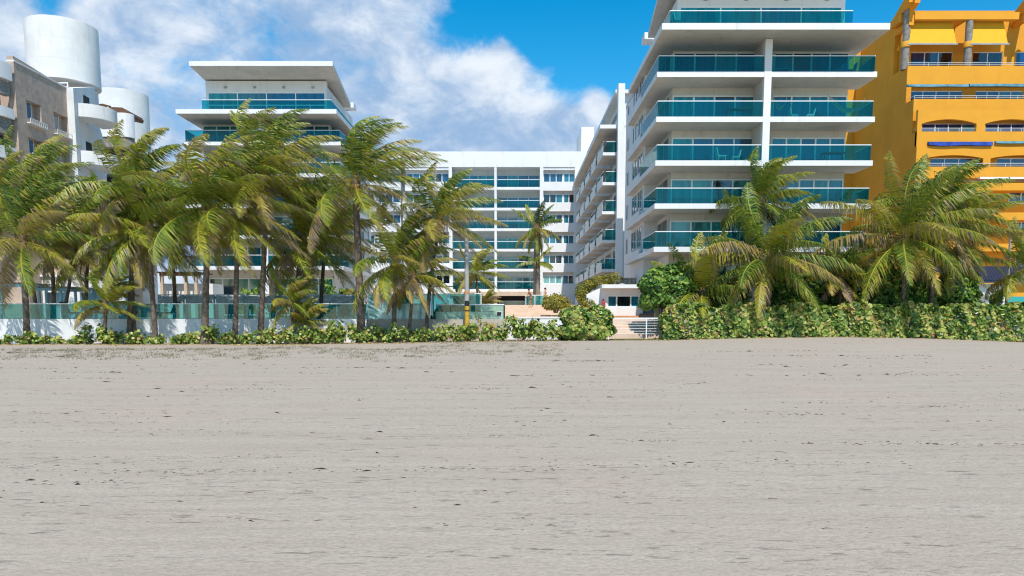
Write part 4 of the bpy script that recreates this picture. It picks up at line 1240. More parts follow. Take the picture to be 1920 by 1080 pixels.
def stone_post():
    Y = 46.6
    t = thing('stone_post', 'square beige stone post between the gate and the round bush', 'post', (PX(1232, 570, Y), Y, 0))
    m = MB(); m.box(PX(1228, 570, Y), PX(1236, 570, Y), Y - .13, Y + .13, -.2, PZ(555, Y)); m.build('shaft', 'peach wall', t)
    m = MB(); m.box(PX(1227, 570, Y), PX(1237, 570, Y), Y - .16, Y + .16, PZ(555, Y) + .001, PZ(553, Y)); m.build('cap', 'peach stone', t)
stone_post()
def gate():
    Y = 45.2
    t = thing('white_gate', 'white metal gate with thin horizontal wires across the beach access', 'gate', (PX(1200, 620, Y), Y, 0))
    x0, x1 = PX(1138, 610, Y), PX(1262, 610, Y); zt, zb = PZ(596.5, Y), PZ(629, Y)
    m = MB(); m.box(x0, x1, Y - .03, Y + .03, zt - .05, zt + .03); m.build('top_rail', 'rail white', t)
    for u in (1141, 1212, 1259): box('post', PX(u, 610, Y) - .03, PX(u, 610, Y) + .03, Y - .028, Y + .028, -.1, zt - .052, 'rail white', t)
    for v in (600.5, 606, 611, 616, 621, 626):
        m = MB(); m.tube([(x0, Y, PZ(v, Y)), (x1, Y, PZ(v, Y))], .014 if v > 601 else .02, 5); m.build('wire', 'rail white', t)
gate()
def beach_steps():
    x0, x1 = PX(1128, 610, 47), PX(1268, 610, 47)
    t = thing('beach_steps', 'weathered peach steps climbing behind the white gate', 'steps', ((x0 + x1) / 2, 47.5, 0))
    n = 7
    for i in range(n):
        a = 46.2 + .5 * i; z = .22 + (DECK - .25) * (i + 1) / n
        box('step', x0, x1, a, a + .498 if i < n - 1 else 52.48, -.3, z, 'peach stone', t)
beach_steps()
for (u, v, lab) in ((1196, 612, 'small dark stone on the beach steps left of the gate post'), (1236, 616, 'small dark stone on the beach steps right of the gate post')):
    p = P(u, v, 47.0)
    m = MB()
    r = random.Random(u)
    m.lathe(p.x, p.y - .1, [(.01, p.z), (.14, p.z + .01), (.11, p.z + .06), (.01, p.z + .08)], 7); o = m.build('dark_stone', 'grey stone', None); tag(o, lab, 'stone')
def black_box():
    p = P(1212, 596, 52.8)
    t = thing('black_crate', 'black plastic crate on the ground in the shaded bay right of the kiosk', 'crate', (p.x, p.y, DECK))
    m = MB(); w = .5
    m.box(p.x - w, p.x + w, p.y - .3, p.y - .26, DECK, DECK + .3); m.box(p.x - w, p.x + w, p.y + .26, p.y + .3, DECK, DECK + .3); m.box(p.x - w, p.x - w + .04, p.y - .259, p.y + .259, DECK, DECK + .3); m.box(p.x + w - .04, p.x + w, p.y - .259, p.y + .259, DECK, DECK + .3); m.box(p.x - w + .04, p.x + w - .04, p.y - .26, p.y + .26, DECK, DECK + .03)
    m.build('body', 'black rubber', t)
    m = MB(); m.box(p.x - w - .02, p.x + w + .02, p.y - .32, p.y + .32, DECK + .301, DECK + .34); m.build('lid', 'black rubber', t)
black_box()

# ------------------------------------------------------------------ lamp pole and other small furniture
def lamp_pole():
    Y = 44.5; x0 = PX(875.5, 560, Y)
    t = thing('lamp_pole', 'grey concrete pole with black and yellow bands at its foot', 'pole', (x0, Y, 0))
    zs = [(-.2, .135), (PZ(590, Y), .135)]
    m = MB(); m.lathe(x0, Y, [(.145, -.3), (.142, PZ(590, Y))], 14); m.build('base_band', 'marker yellow', t, True)
    m = MB(); m.lathe(x0, Y, [(.142, PZ(590, Y)), (.141, PZ(574, Y))], 14); m.build('yellow_band', 'marker yellow', t, True)
    m = MB(); m.lathe(x0, Y, [(.1425, PZ(584, Y)), (.1425, PZ(581.5, Y))], 14); m.build('black_stripe', 'black rubber', t, True)
    m = MB(); m.lathe(x0, Y, [(.141, PZ(574, Y)), (.139, PZ(564, Y))], 14); m.build('black_band', 'black rubber', t, True)
    m = MB(); m.lathe(x0, Y, [(.139, PZ(564, Y)), (.12, PZ(446, Y)), (.118, PZ(441, Y)), (.02, PZ(440, Y))], 14); m.build('shaft', 'concrete pole', t, True)
    m = MB(); m.lathe(x0, Y, [(.150, PZ(551, Y)), (.150, PZ(546, Y))], 14); m.build('paper_notice', 'orange tile', t, True)
lamp_pole()
def hoist():
    Y = 50.0
    t = thing('green_lamp', 'green lamp hanging from a thin dark arm left of the grey pole', 'lamp', (PX(815, 560, Y), Y, DECK))
    z = PZ(537.5, Y)
    m = MB(); m.tube([(PX(812, 560, Y), Y, DECK), (PX(812, 560, Y), Y, z)], .05, 6); m.tube([(PX(812, 560, Y), Y, z), (PX(857, 560, Y), Y, z + .02)], .035, 6); m.build('arm', 'twig', t)
    m = MB(); m.lathe(PX(856.5, 560, Y), Y, [(.02, PZ(534, Y)), (.1, PZ(536, Y)), (.11, PZ(541, Y)), (.07, PZ(548, Y)), (.01, PZ(548.5, Y))], 10); m.build('lantern', 'green steel', t, True)
hoist()
def lounger(u, Y, lab, flip=1):
    p = P(u, 596, Y); z = DECK; s = flip
    t = thing('sun_lounger', lab, 'sun lounger', (p.x, Y, z), 'sun loungers behind the glass balustrade')
    m = MB(); m.box(p.x - .9 * s, p.x + .35 * s, Y - .32, Y - .27, z + .28, z + .34); m.box(p.x - .9 * s, p.x + .35 * s, Y + .27, Y + .32, z + .28, z + .34); m.build('frame', 'aluminium', t)
    for xx in (p.x - .8 * s, p.x + .3 * s):
        for yy in (Y - .295, Y + .295): box('leg', xx - .025, xx + .025, yy - .02, yy + .02, z, z + .279, 'aluminium', t)
    m = MB(); m.prism([(p.x - .9 * s, z + .345), (p.x + .05 * s, z + .345), (p.x + .05 * s, z + .42), (p.x - .9 * s, z + .42)], lambda q, d: (q[0], d, q[1]), Y - .27, Y + .27); m.build('seat', 'brown weave', t)
    m = MB(); m.prism([(p.x + .04 * s, z + .36), (p.x + .12 * s, z + .36), (p.x - .26 * s + .75 * s, z + 1.05), (p.x - .38 * s + .75 * s, z + 1.08)], lambda q, d: (q[0], d, q[1]), Y - .27, Y + .27); m.build('backrest', 'brown weave', t)
lounger(131, 47.6, 'brown sun lounger just right of the white rail post', -1)
lounger(168, 47.6, 'brown sun lounger midway between the white rail post and the young palm', -1)
lounger(228, 47.6, 'brown sun lounger just right of the young bent palm', -1)
lounger(322, 47.4, 'brown sun lounger under the leftmost cloth canopy', 1)
def chair(u, v, Y, lab, m_, s=1.0, rot=1, group=None):
    p = P(u, v, Y); z = p.z
    t = thing('chair', lab, 'chair', tuple(p), group)
    for dx in (-.2, .2):
        for dy in (-.2, .2): box('leg', p.x + dx * s - .02, p.x + dx * s + .02, Y + dy * s - .02, Y + dy * s + .02, z, z + .42 * s, m_, t)
    box('seat', p.x - .24 * s, p.x + .24 * s, Y - .24 * s, Y + .24 * s, z + .421 * s, z + .47 * s, m_, t)
    m = MB(); m.prism([(p.x + .2 * s * rot, z + .471 * s), (p.x + .26 * s * rot, z + .471 * s), (p.x + .36 * s * rot, z + .9 * s), (p.x + .31 * s * rot, z + .92 * s)], lambda q, d: (q[0], d, q[1]), Y - .23 * s, Y + .23 * s); m.build('backrest', m_, t)
    return t
zb4 = PZ(301, 50)
def on_floor(u, zf, Y):
    """pixel row on which a floor of height zf shows at depth Y (only used to call the furniture builders)"""
    lo, hi = -200.0, 700.0
    for i in range(60):
        mid = (lo + hi) / 2
        if P(u, mid, Y).z > zf: lo = mid
        else: hi = mid
    return (lo + hi) / 2
def bchair(u, zf, Y, lab, m_, s=1.0, rot=1, group=None): return chair(u, on_floor(u, zf, Y) , Y, lab, m_, s, rot, group)
bchair(1352, 11.495, 51.2, 'pale aqua armchair on the third balcony from the top of the right tower', 'aqua plastic', 1.15, -1)
bchair(1378, 11.495, 51.2, 'smaller pale aqua chair facing the armchair on the same balcony', 'aqua plastic', 1.0, 1)
bchair(1272, 19.485, 49.6, 'pale aqua chair on the roof terrace of the right tower', 'aqua plastic', 1.1, -1)
bchair(1517, 14.255, 51.4, 'white chair on the balcony with the two hammocks', 'white plastic', 1.0, 1)
bchair(1488, 14.255, 51.3, 'low pale green chair near the pillar on the balcony with the hammocks', 'aqua plastic', .9, -1)
bchair(1570, 17.065, 51.2, 'pale aqua lounge chair on the top right balcony, left one', 'aqua plastic', .9, 1)
bchair(1595, 17.065, 51.2, 'pale aqua lounge chair on the top right balcony, beside the yellow view', 'aqua plastic', 1.0, 1)
def table(u, zf, Y, lab, m_, w=1.4, h=.72, cat='table'):
    v = on_floor(u, zf, Y); p = P(u, v, Y)
    t = thing('table', lab, cat, (p.x, Y, zf))
    for dx in (-w / 2 + .06, w / 2 - .06):
        for dy in (-.3, .3): box('leg', p.x + dx - .03, p.x + dx + .03, Y + dy - .03, Y + dy + .03, zf, zf + h - .05, m_, t)
    box('tabletop', p.x - w / 2, p.x + w / 2, Y - .36, Y + .36, zf + h - .049, zf + h, m_, t)
table(1386, 14.255, 51.2, 'dark table on the left balcony level with the hammocks', 'brown wood', 1.7, .8)
table(1562, 11.495, 51.2, 'dark dining table on the right balcony below the hammocks', 'brown wood', 1.5, .74)
table(1466, 17.065, 51.2, 'low teal bench behind the pillar on the top balcony', 'aqua plastic', .9, .5, 'bench')
def hammock(u0, v0, u1, v1, dip, Y, lab):
    a, b = P(u0, v0, Y), P(u1, v1, Y)
    t = thing('hammock', lab, 'hammock', tuple((a + b) / 2))
    m = MB(); n = 18
    for i in range(n + 1):
        q = i / n
        c = a.lerp(b, q); c.z -= dip * 4 * q * (1 - q)
        w = .05 + .28 * math.sin(math.pi * q) ** .7
        m.v += [(c.x, Y - w, c.z + w * .55), (c.x, Y - w * .4, c.z + .02), (c.x, Y + w * .4, c.z), (c.x, Y + w, c.z + w * .5)]
    for i in range(n):
        for k in range(3): m.f.append((i * 4 + k, i * 4 + k + 1, i * 4 + k + 5, i * 4 + k + 4))
    m.build('cloth', 'hammock cloth', t, True)
    r = MB(); r.tube([tuple(a), (a.x - .05, Y, a.z + .35)], .02, 4); r.tube([tuple(b), (b.x + .08, Y, b.z + .4)], .02, 4); r.build('rope', 'hammock cloth', t)
hammock(1449, 183, 1473, 192, .62, 51.0, 'short cream hammock slung beside the pillar of the right tower')
hammock(1553, 180, 1618, 196, .75, 51.0, 'long cream hammock slung across the right end of the same balcony')
def bbq():
    Y = 47.6; p = P(636, 597, Y)
    t = thing('barbecue_cabinet', 'dark barbecue cabinet behind the glass near the tallest palm', 'barbecue', (p.x, Y, DECK))
    m = MB(); m.box(p.x - .28, p.x + .28, Y - .25, Y + .25, DECK + .12, DECK + .72); m.build('body', 'black rubber', t)
    m = MB(); m.lathe(p.x, Y, [(.3, DECK + .722), (.29, DECK + .82), (.2, DECK + .93), (.02, DECK + .97)], 14); m.build('hood', 'black rubber', t, True)
    for dx in (-.24, .24):
        for dy in (-.2, .2): box('leg', p.x + dx - .02, p.x + dx + .02, Y + dy - .02, Y + dy + .02, DECK, DECK + .119, 'aluminium', t)
bbq()
chair(600, 598, 47.5, 'wooden deck chair behind the glass left of the barbecue', 'tan wood', .95, 1)
chair(513, 598, 47.5, 'brown wooden chair behind the glass just right of the dark leaning trunk', 'tan wood', 1.0, -1)
def cooler():
    Y = 47.3; p = P(623, 597, Y)
    t = thing('orange_bucket', 'orange bucket on the deck just left of the barbecue', 'bucket', (p.x, Y, DECK))
    m = MB(); m.lathe(p.x, Y, [(.01, DECK), (.14, DECK), (.19, DECK + .34), (.17, DECK + .34), (.13, DECK + .04), (.01, DECK + .04)], 14); m.build('body', 'coconut husk', t, True)
    m = MB(); m.tube([(p.x - .18, Y, DECK + .33), (p.x - .12, Y, DECK + .47), (p.x, Y, DECK + .52), (p.x + .12, Y, DECK + .47), (p.x + .18, Y, DECK + .33)], .012, 5); m.build('handle', 'aluminium', t)
cooler()
def annex():
    Y = 56.0
    x = lambda u: PX(u, 560, Y); z = lambda v: PZ(v, Y)
    t = thing('tiled_outbuilding', 'low white outbuilding with navy tile roof and turquoise window at the right edge', 'building', (x(1870), Y + 2, DECK))
    us = [x(1800), x(1815), x(1841), x(1890)]; zs = [DECK, z(576), z(563), z(532)]
    grid_wall('wall', us, zs, {(1, 1)}, lambda u, q, d: (u, d, q), Y, Y + .3, 'white paint', t)
    window_front(x(1815), x(1841), z(576) + .01, z(563) - .01, Y + .1, t, ['pane light', 'pane light'], 'turquoise frame', fr=.14, transom=z(569.5))
    m = MB(); m.box(x(1890) + .003, x(1990), Y, Y + .3, z(556), z(532)); m.build('orange_wall', 'yellow plaster', t)
    m = MB(); m.box(x(1890) + .003, x(1990), Y, Y + .3, DECK, z(556) - .002); m.build('lower_wall', 'turquoise frame', t)
    m = MB(); m.prism([(Y - .5, z(531)), (Y + 4, z(531) + 1.3), (Y + 4, z(531) + 1.45), (Y - .5, z(531) + .12)], lambda p, d: (d, p[0], p[1]), x(1795), x(1995)); rf = m.build('roof', 'navy tile', t)
    rows = MB()
    i = 0; xx = x(1796)
    while xx < x(1990):
        rows.tube([(xx, Y - .52, z(531) + .14), (xx, Y + 4, z(531) + 1.47)], .07, 5); xx += .24
    rows.build('roof_tiles', 'navy tile', rf, kind='stuff')
    m = MB(); m.box(x(1812), x(1870), Y - .3, Y - .002, z(557), z(554)); m.build('ledge', 'concrete pole', t)
annex()
p = P(1887, 560, 49)
t = thing('grey_post', 'thin grey post in front of the tiled outbuilding at the right edge', 'post', (p.x, 49, 0))
m = MB(); m.lathe(p.x, 49, [(.09, .0), (.085, PZ(500, 49)), (.075, PZ(432, 49)), (.01, PZ(431, 49))], 10); m.build('shaft', 'concrete pole', t, True)
# ------------------------------------------------------------------ vegetation
def leaves(name, pts, nrm, size, m, parent, tint, k=6, asp=1.0, kind='stuff', jitter=.8, seed=1):
    """many leaf blades: small cupped k-gons at pts, facing roughly along nrm"""
    r = np.random.default_rng(seed)
    n = len(pts)
    pts = np.asarray(pts, float)
    nr = np.asarray(nrm, float) + r.normal(0, jitter, (n, 3)) * .6
    nr /= np.linalg.norm(nr, axis=1)[:, None] + 1e-9
    ax = np.cross(nr, r.normal(0, 1, (n, 3))); ax /= np.linalg.norm(ax, axis=1)[:, None] + 1e-9
    ay = np.cross(nr, ax)
    sz = np.asarray(size) * r.uniform(.65, 1.25, n)
    ang = np.linspace(0, 2 * np.pi, k, endpoint=False)
    V = pts[:, None, :] + sz[:, None, None] * (np.cos(ang)[None, :, None] * ax[:, None, :] * asp + np.sin(ang)[None, :, None] * ay[:, None, :])
    V += (nr * sz[:, None] * .18)[:, None, :] * (np.cos(ang * 2)[None, :, None])
    Fc = np.arange(n * k).reshape(n, k)
    return mesh_obj(name, V.reshape(-1, 3), Fc, m, parent, False, np.clip(tint, 0, 1), kind)

def stems(paths, name, parent, m='twig', r=.012):
    mb = MB()
    for p in paths: mb.tube(p, r, 4, False)
    return mb.build(name, m, parent, kind='stuff')

def shrub(label, x, y, w, h, n, seed, m='sea grape leaf', size=.105, d=None, group=None, cat='shrub', name='sea_grape_shrub', ground=None, tbase=.45, tvar=.28, dense=False):
    r = np.random.default_rng(seed)
    z0 = float(sand_z(x, y)) if ground is None else ground
    d = d or w * .6
    t = thing(name, label, cat, (x, y, z0), group)
    nb = max(4, int(w * (6 if not dense else 4)))
    pts = []; nr = []; paths = []
    for b in range(nb):
        bx = x + r.uniform(-w / 2, w / 2); by = y + r.uniform(-d / 2, d / 2)
        e = 1 - .55 * (abs(bx - x) / (w / 2)) ** 2
        hh = h * e * r.uniform(.55, 1.0)
        lean = r.normal(0, .16, 2)
        top = np.array([bx + lean[0] * hh, by + lean[1] * hh - .05, z0 + hh])
        base = np.array([bx, by, z0 - .03])
        mid = (top + base) / 2 + np.array([r.normal(0, .06), r.normal(0, .06), 0])
        paths.append([tuple(base), tuple(mid), tuple(top)])
        k = max(3, n // nb)
        q = r.uniform(.18, 1.05, k) ** .8
        c = base[None] * ((1 - q) ** 2)[:, None] + mid[None] * (2 * q * (1 - q))[:, None] + top[None] * (q ** 2)[:, None]
        off = r.normal(0, 1, (k, 3)) * np.array([.13, .12, .06]) * (1.4 if dense else 1.0)
        pts.append(c + off); nr.append(off * 3 + np.array([0, -.25, .45]))
    pts = np.concatenate(pts); nr = np.concatenate(nr)
    pts[:, 2] = np.maximum(pts[:, 2], z0 + .03)
    tint = tbase + r.normal(0, tvar, len(pts))
    stems(paths, 'stem', t)
    leaves('foliage', pts, nr, np.full(len(pts), size), m, t, tint, seed=seed)
    return t

def hedge(label, poly_fn, n, m, size, loc, seed, tbase, tvar, cat='hedge', name='hedge', jitter=.8, inner=True, asp=1.0):
    """clipped hedge: leaves over and just under a surface given by poly_fn(r, n) -> points, normals"""
    r = np.random.default_rng(seed)
    t = thing(name, label, cat, loc)
    pts, nr, core = poly_fn(r, n)
    tint = tbase + r.normal(0, tvar, len(pts)) + .20 * np.sin(pts[:, 0] * 1.3 + seed) * np.sin(pts[:, 0] * 3.1 + pts[:, 2] * 2.3) + .12 * np.sin(pts[:, 0] * 6.7 + pts[:, 2] * 5)
    leaves('foliage', pts, nr, size * r.uniform(.7, 1.25, len(pts)), m, t, tint, seed=seed, jitter=jitter, asp=asp)
    if core is not None:
        core.build('branches', 'twig', t, True, kind='stuff')
    return t
def box_surface(x0, x1, y0, y1, z0, z1, wob=.26, topf=.3, zt=None, zb=None):
    def fn(r, n):
        P_ = []; N_ = []
        w, dd, h = x1 - x0, y1 - y0, z1 - z0
        A = np.array([w * h, w * dd, dd * h * .8, dd * h * .8]); A = A / A.sum()
        for face, frac in enumerate(A):
            k = int(n * frac)
            a, b = r.uniform(0, 1, k), r.uniform(0, 1, k)
            depth = np.abs(r.normal(0, .10, k))
            if face == 0: p = np.stack([x0 + a * w, y0 + depth, z0 + b * h], 1); q = np.array([0, -1, .35])
            elif face == 1: p = np.stack([x0 + a * w, y0 + b * dd, z1 - depth], 1); q = np.array([0, -.2, 1])
            elif face == 2: p = np.stack([x0 + depth, y0 + a * dd, z0 + b * h], 1); q = np.array([-1, -.2, .3])
            else: p = np.stack([x1 - depth, y0 + a * dd, z0 + b * h], 1); q = np.array([1, -.2, .3])
            P_.append(p); N_.append(np.repeat(q[None], k, 0))
        p = np.concatenate(P_); q = np.concatenate(N_)
        # lumpy outline: bulges of the separate bushes the hedge was grown from
        l = np.sin(p[:, 0] * 1.9 + 1) + .6 * np.sin(p[:, 0] * 4.3 + p[:, 2] * 2.1) + .5 * np.sin(p[:, 0] * 7.9 + 2 * p[:, 2])
        up = (p[:, 2] - z0) / h
        p[:, 1] -= wob * .5 * l * (.4 + up)
        p[:, 2] += wob * .45 * l * up
        fr = r.uniform(0, 1, len(p)) < .05
        p[fr, 2] += r.uniform(0, .18, fr.sum()) * up[fr]
        # round off the upper corners
        e = np.clip(np.minimum(p[:, 0] - x0, x1 - p[:, 0]) / .5, 0, 1)
        p[:, 2] -= (1 - e) ** 2 * .45 * up
        # gaps near the ground, where twigs show
        keep = (r.uniform(0, 1, len(p)) < .55 + .9 * up)
        if zb is not None: p[:, 2] += zb(p[:, 0]) * (1 - up)
        p, q = p[keep], q[keep]
        core = MB()
        k = int(w * 5)
        for i in range(k):
            xx = x0 + .15 + (w - .3) * (i + r.uniform(0, 1)) / k; yy = r.uniform(y0 + .25, y1 - .2)
            hh = h * r.uniform(.55, .9)
            core.tube([(xx, yy, z0 - .1 + (float(zb(np.array([xx]))[0]) if zb else 0)), (xx + r.normal(0, .12), yy + r.normal(0, .08), z0 + hh * .5), (xx + r.normal(0, .3), yy + r.normal(0, .15), z0 + hh)], [.028, .02, .008], 5, False)
        return p, q, core
    return fn
def blob_surface(cx, cy, cz, rx, ry, rz, lumps=1.0, seed=3):
    def fn(r, n):
        d = r.normal(0, 1, (n, 3)); d /= np.linalg.norm(d, axis=1)[:, None]
        d = d[d[:, 2] > -.75]
        rad = 1 + lumps * (.09 * np.sin(d[:, 0] * 7 + seed) + .08 * np.sin(d[:, 2] * 8 + 2 * seed) + .06 * np.sin((d[:, 0] + d[:, 1]) * 13))
        rad *= 1 - np.abs(r.normal(0, .11, len(d)))
        p = d * rad[:, None] * np.array([rx, ry, rz]) + np.array([cx, cy, cz])
        core = MB()
        for i in range(14):
            a = r.uniform(0, 6.28); s = r.uniform(.3, .8)
            core.tube([(cx + .1 * math.cos(a), cy + .1 * math.sin(a), cz - rz), (cx + rx * s * .6 * math.cos(a), cy + ry * s * .6 * math.sin(a), cz - rz * .2), (cx + rx * s * math.cos(a), cy + ry * s * math.sin(a), cz + rz * r.uniform(.1, .6))], [.05, .035, .01], 5, False)
        return p, d + np.array([0, -.2, .35]), core
    return fn
# long clipped hedge on the right, and its neighbour left of the gate
ybh = 43.3
hx0, hx1 = PX(1247, 600, ybh), 33.5
hedge('long clipped sea grape hedge along the beach right of the gate', box_surface(hx0, hx1, ybh, ybh + 1.5, .12, PZ(574, ybh), zb=lambda x: np.interp(x, [9, 14, 19, 24, 30], [-.05, .0, .08, .02, -.2])), 15000, 'sea grape leaf', .115, ((hx0 + hx1) / 2, ybh + .7, 0), 21, .50, .26, name='clipped_hedge')
a, b = PX(1046, 600, 43.2), PX(1151, 600, 43.2)
hedge('rounded clipped sea grape hedge just left of the gate', blob_surface(PX(1100, 600, 43.6), 43.7, .85, 1.72, 1.0, 1.22, 1.5, 5), 4600, 'sea grape leaf', .115, ((a + b) / 2, 43.6, 0), 22, .50, .26, name='clipped_hedge')
# rear bushes
for (u, v, rx, rz, Y, lab, n, tb) in ((1250, 545, 1.75, 1.45, 47.2, 'round dark green bush between the stone post and the first palm of the right group', 2600, .42),
                                      (1345, 560, 1.7, 1.1, 48.4, 'dark bush behind the short palm left of the tall right palms', 1500, .25),
                                      (1495, 552, 1.9, 1.25, 48.6, 'dark bush behind the hedge right of the palm in front of the tower', 1700, .25),
                                      (1590, 556, 1.5, 1.2, 48.8, 'dark bush behind the hedge midway between the two big right palms', 1500, .3),
                                      (1665, 550, 1.6, 1.35, 48.4, 'dark glossy bush left of the slim grey trunk near the yellow building', 1800, .35),
                                      (1730, 552, 1.3, 1.3, 48.7, 'dark glossy bush between the slim grey trunk and the paired trunks', 1500, .35),
                                      (1795, 550, 1.3, 1.35, 48.2, 'dark glossy bush right of the paired trunks beside the tiled outbuilding', 1700, .4)):
    p = P(u, v, Y)
    Y -= 1.3; p = P(u, v, Y)
    hedge(lab, blob_surface(p.x, Y, p.z, rx, rx * .8, rz, 1.2, u), int(n * 1.7), 'bush leaf', .10, (p.x, Y, DECK), u, tb + .16, .28, 'bush', 'dark_bush', 1.0)
# golden green clipped bushes of the court
p = P(1042, 569, 53.5)
hedge('clipped golden green bush right of the two people', blob_surface(p.x, 53.5, p.z, .95, .9, .66, .5, 2), 2200, 'golden leaf', .05, (p.x, 53.5, DECK), 31, .5, .25, 'bush', 'golden_bush', 1.0)
def slope_hedge():
    path = [P(1158, 522, 58), P(1128, 526, 57.4), P(1106, 533, 56.6), P(1088, 546, 55.6), P(1098, 566, 54.6), P(1110, 580, 53.6)]
    def fn(r, n):
        P_ = []; N_ = []
        for i in range(len(path) - 1):
            a, b = np.array(path[i]), np.array(path[i + 1])
            k = n // (len(path) - 1)
            q = r.uniform(0, 1, k)[:, None]
            d = r.normal(0, 1, (k, 3)); d /= np.linalg.norm(d, axis=1)[:, None]
            c = a * (1 - q) + b * q
            rr = .46 + .06 * np.sin(c[:, :1] * 5)
            P_.append(c + d * rr * (1 - np.abs(r.normal(0, .1, (k, 1))))); N_.append(d + np.array([0, -.2, .4]))
        core = MB()
        for q in path: core.tube([(q.x, q.y + .1, DECK - .1), (q.x, q.y, q.z)], [.05, .02], 5, False)
        return np.concatenate(P_), np.concatenate(N_), core
    hedge('clipped golden green hedge stepping down beside the sloping kiosk wall', fn, 4600, 'golden leaf', .05, tuple(path[3]), 33, .45, .25, 'hedge', 'golden_hedge', 1.0)
slope_hedge()
p = P(1030, 560, 60)
shrub('reddish feathery plant behind the golden bush', PX(1045, 560, 60), 60, 2.2, 1.9, 260, 41, 'golden leaf', .07, ground=PZ(584, 60), tbase=.8, tvar=.2, name='feathery_plant', cat='plant')
# hedge seen through the green wall glazing
a, b = PX(815, 585, 49.2), PX(898, 585, 49.2)
hedge('dark green hedge behind the glazed half of the green wall', box_surface(a, b, 49.0, 49.8, DECK, PZ(572, 49), wob=.08), 1800, 'bush leaf', .07, ((a + b) / 2, 49.4, DECK), 34, .45, .25, name='clipped_hedge')
# low sea grape along the pool wall
specs = [(18, 645, 1.6, .55), (62, 640, 1.3, .75), (95, 642, 1.5, .62), (150, 645, .9, .5), (182, 640, 1.7, 1.25), (228, 643, 1.4, 1.05), (268, 644, 1.5, .8), (318, 645, 1.4, .55), (352, 644, 1.3, .7), (402, 646, 1.5, 1.15), (440, 645, 1.2, .85), (476, 645, 1.3, .75), (512, 643, 1.4, .95), (548, 642, 1.3, .95), (590, 641, 1.5, 1.0), (622, 640, 1.4, 1.15), (660, 640, 1.5, 1.0), (706, 640, 1.6, .95), (752, 639, 1.5, 1.0), (800, 637, 1.6, .9), (842, 636, 1.5, .95), (884, 635, 1.4, 1.0), (925, 633, 1.3, .8), (962, 633, 1.5, 1.4), (1000, 633, 1.2, 1.25), (1030, 635, 1.4, 1.1)]
wh = ['at the left frame edge', 'at the foot of the leftmost thick trunk', 'just right of the leftmost thick trunk', 'low and thin below the white rail post', 'tall and sparse left of the young bent palm', 'tall and sparse right of the young bent palm', 'at the foot of the paired dark trunks', 'low, between the slim trunk and the thick trunk', 'against the wall left of the thick pale trunk', 'taller, around the thick pale trunk', 'at the foot of the straight slim trunk', 'between the straight trunk and the dark leaning trunk', 'right of the dark leaning trunk', 'below the small dark palm clump, left side', 'in front of the small dark palm clump', 'tall and pale, left of the tallest palm', 'in front of the tallest palm trunk', 'in front of the aqua glass screen, left part', 'in front of the aqua glass screen, right part', 'between the crossing palm trunks and the pole', 'left of the grey lamp pole', 'at the foot of the grey lamp pole', 'below the pale green wall', 'tall, in front of the peach steps', 'in front of the peach steps near the rounded hedge', 'touching the left end of the rounded hedge']
for i, ((u, v, w, h), q) in enumerate(zip(specs, wh)):
    Y = 43.9 + .35 * ((i * 7) % 5) / 4
    shrub('sea grape shrub ' + q, PX(u, v, Y), Y, w * 1.2, h * (1.0 if i < 13 else 1.15), int((165 if i < 13 else 215) * w * (h + .35)), 100 + i, size=.09, group='sea grape shrubs along the pool wall', tbase=.52, tvar=.26)
# planting behind the canopies
for i, (u, v, w, h, mm, lab, nm) in enumerate(((590, 552, 2.4, 1.5, 'bush leaf', 'green bush under the tower glazing behind the canopies', 'garden_bush'), (625, 552, 2.0, 1.2, 'bush leaf', 'light green bush right of the fat palm, behind the canopies', 'garden_bush'),
                                           (664, 552, 2.2, 1.0, 'golden leaf', 'yellow green bush behind the tallest palm trunk', 'golden_bush'), (712, 552, 2.2, 1.3, 'golden leaf', 'yellow green bush above the aqua glass screen', 'golden_bush'), (735, 540, 2.6, 2.6, 'bush leaf', 'taller green tree-like bush behind the aqua glass screen', 'garden_bush'))):
    Y = 57 + i * .6
    shrub(lab, PX(u, v, Y), Y, w, h + 1.5, 700, 200 + i, mm, .10, group=None, cat='bush', name=nm, ground=DECK, tbase=.6, tvar=.25, dense=True)

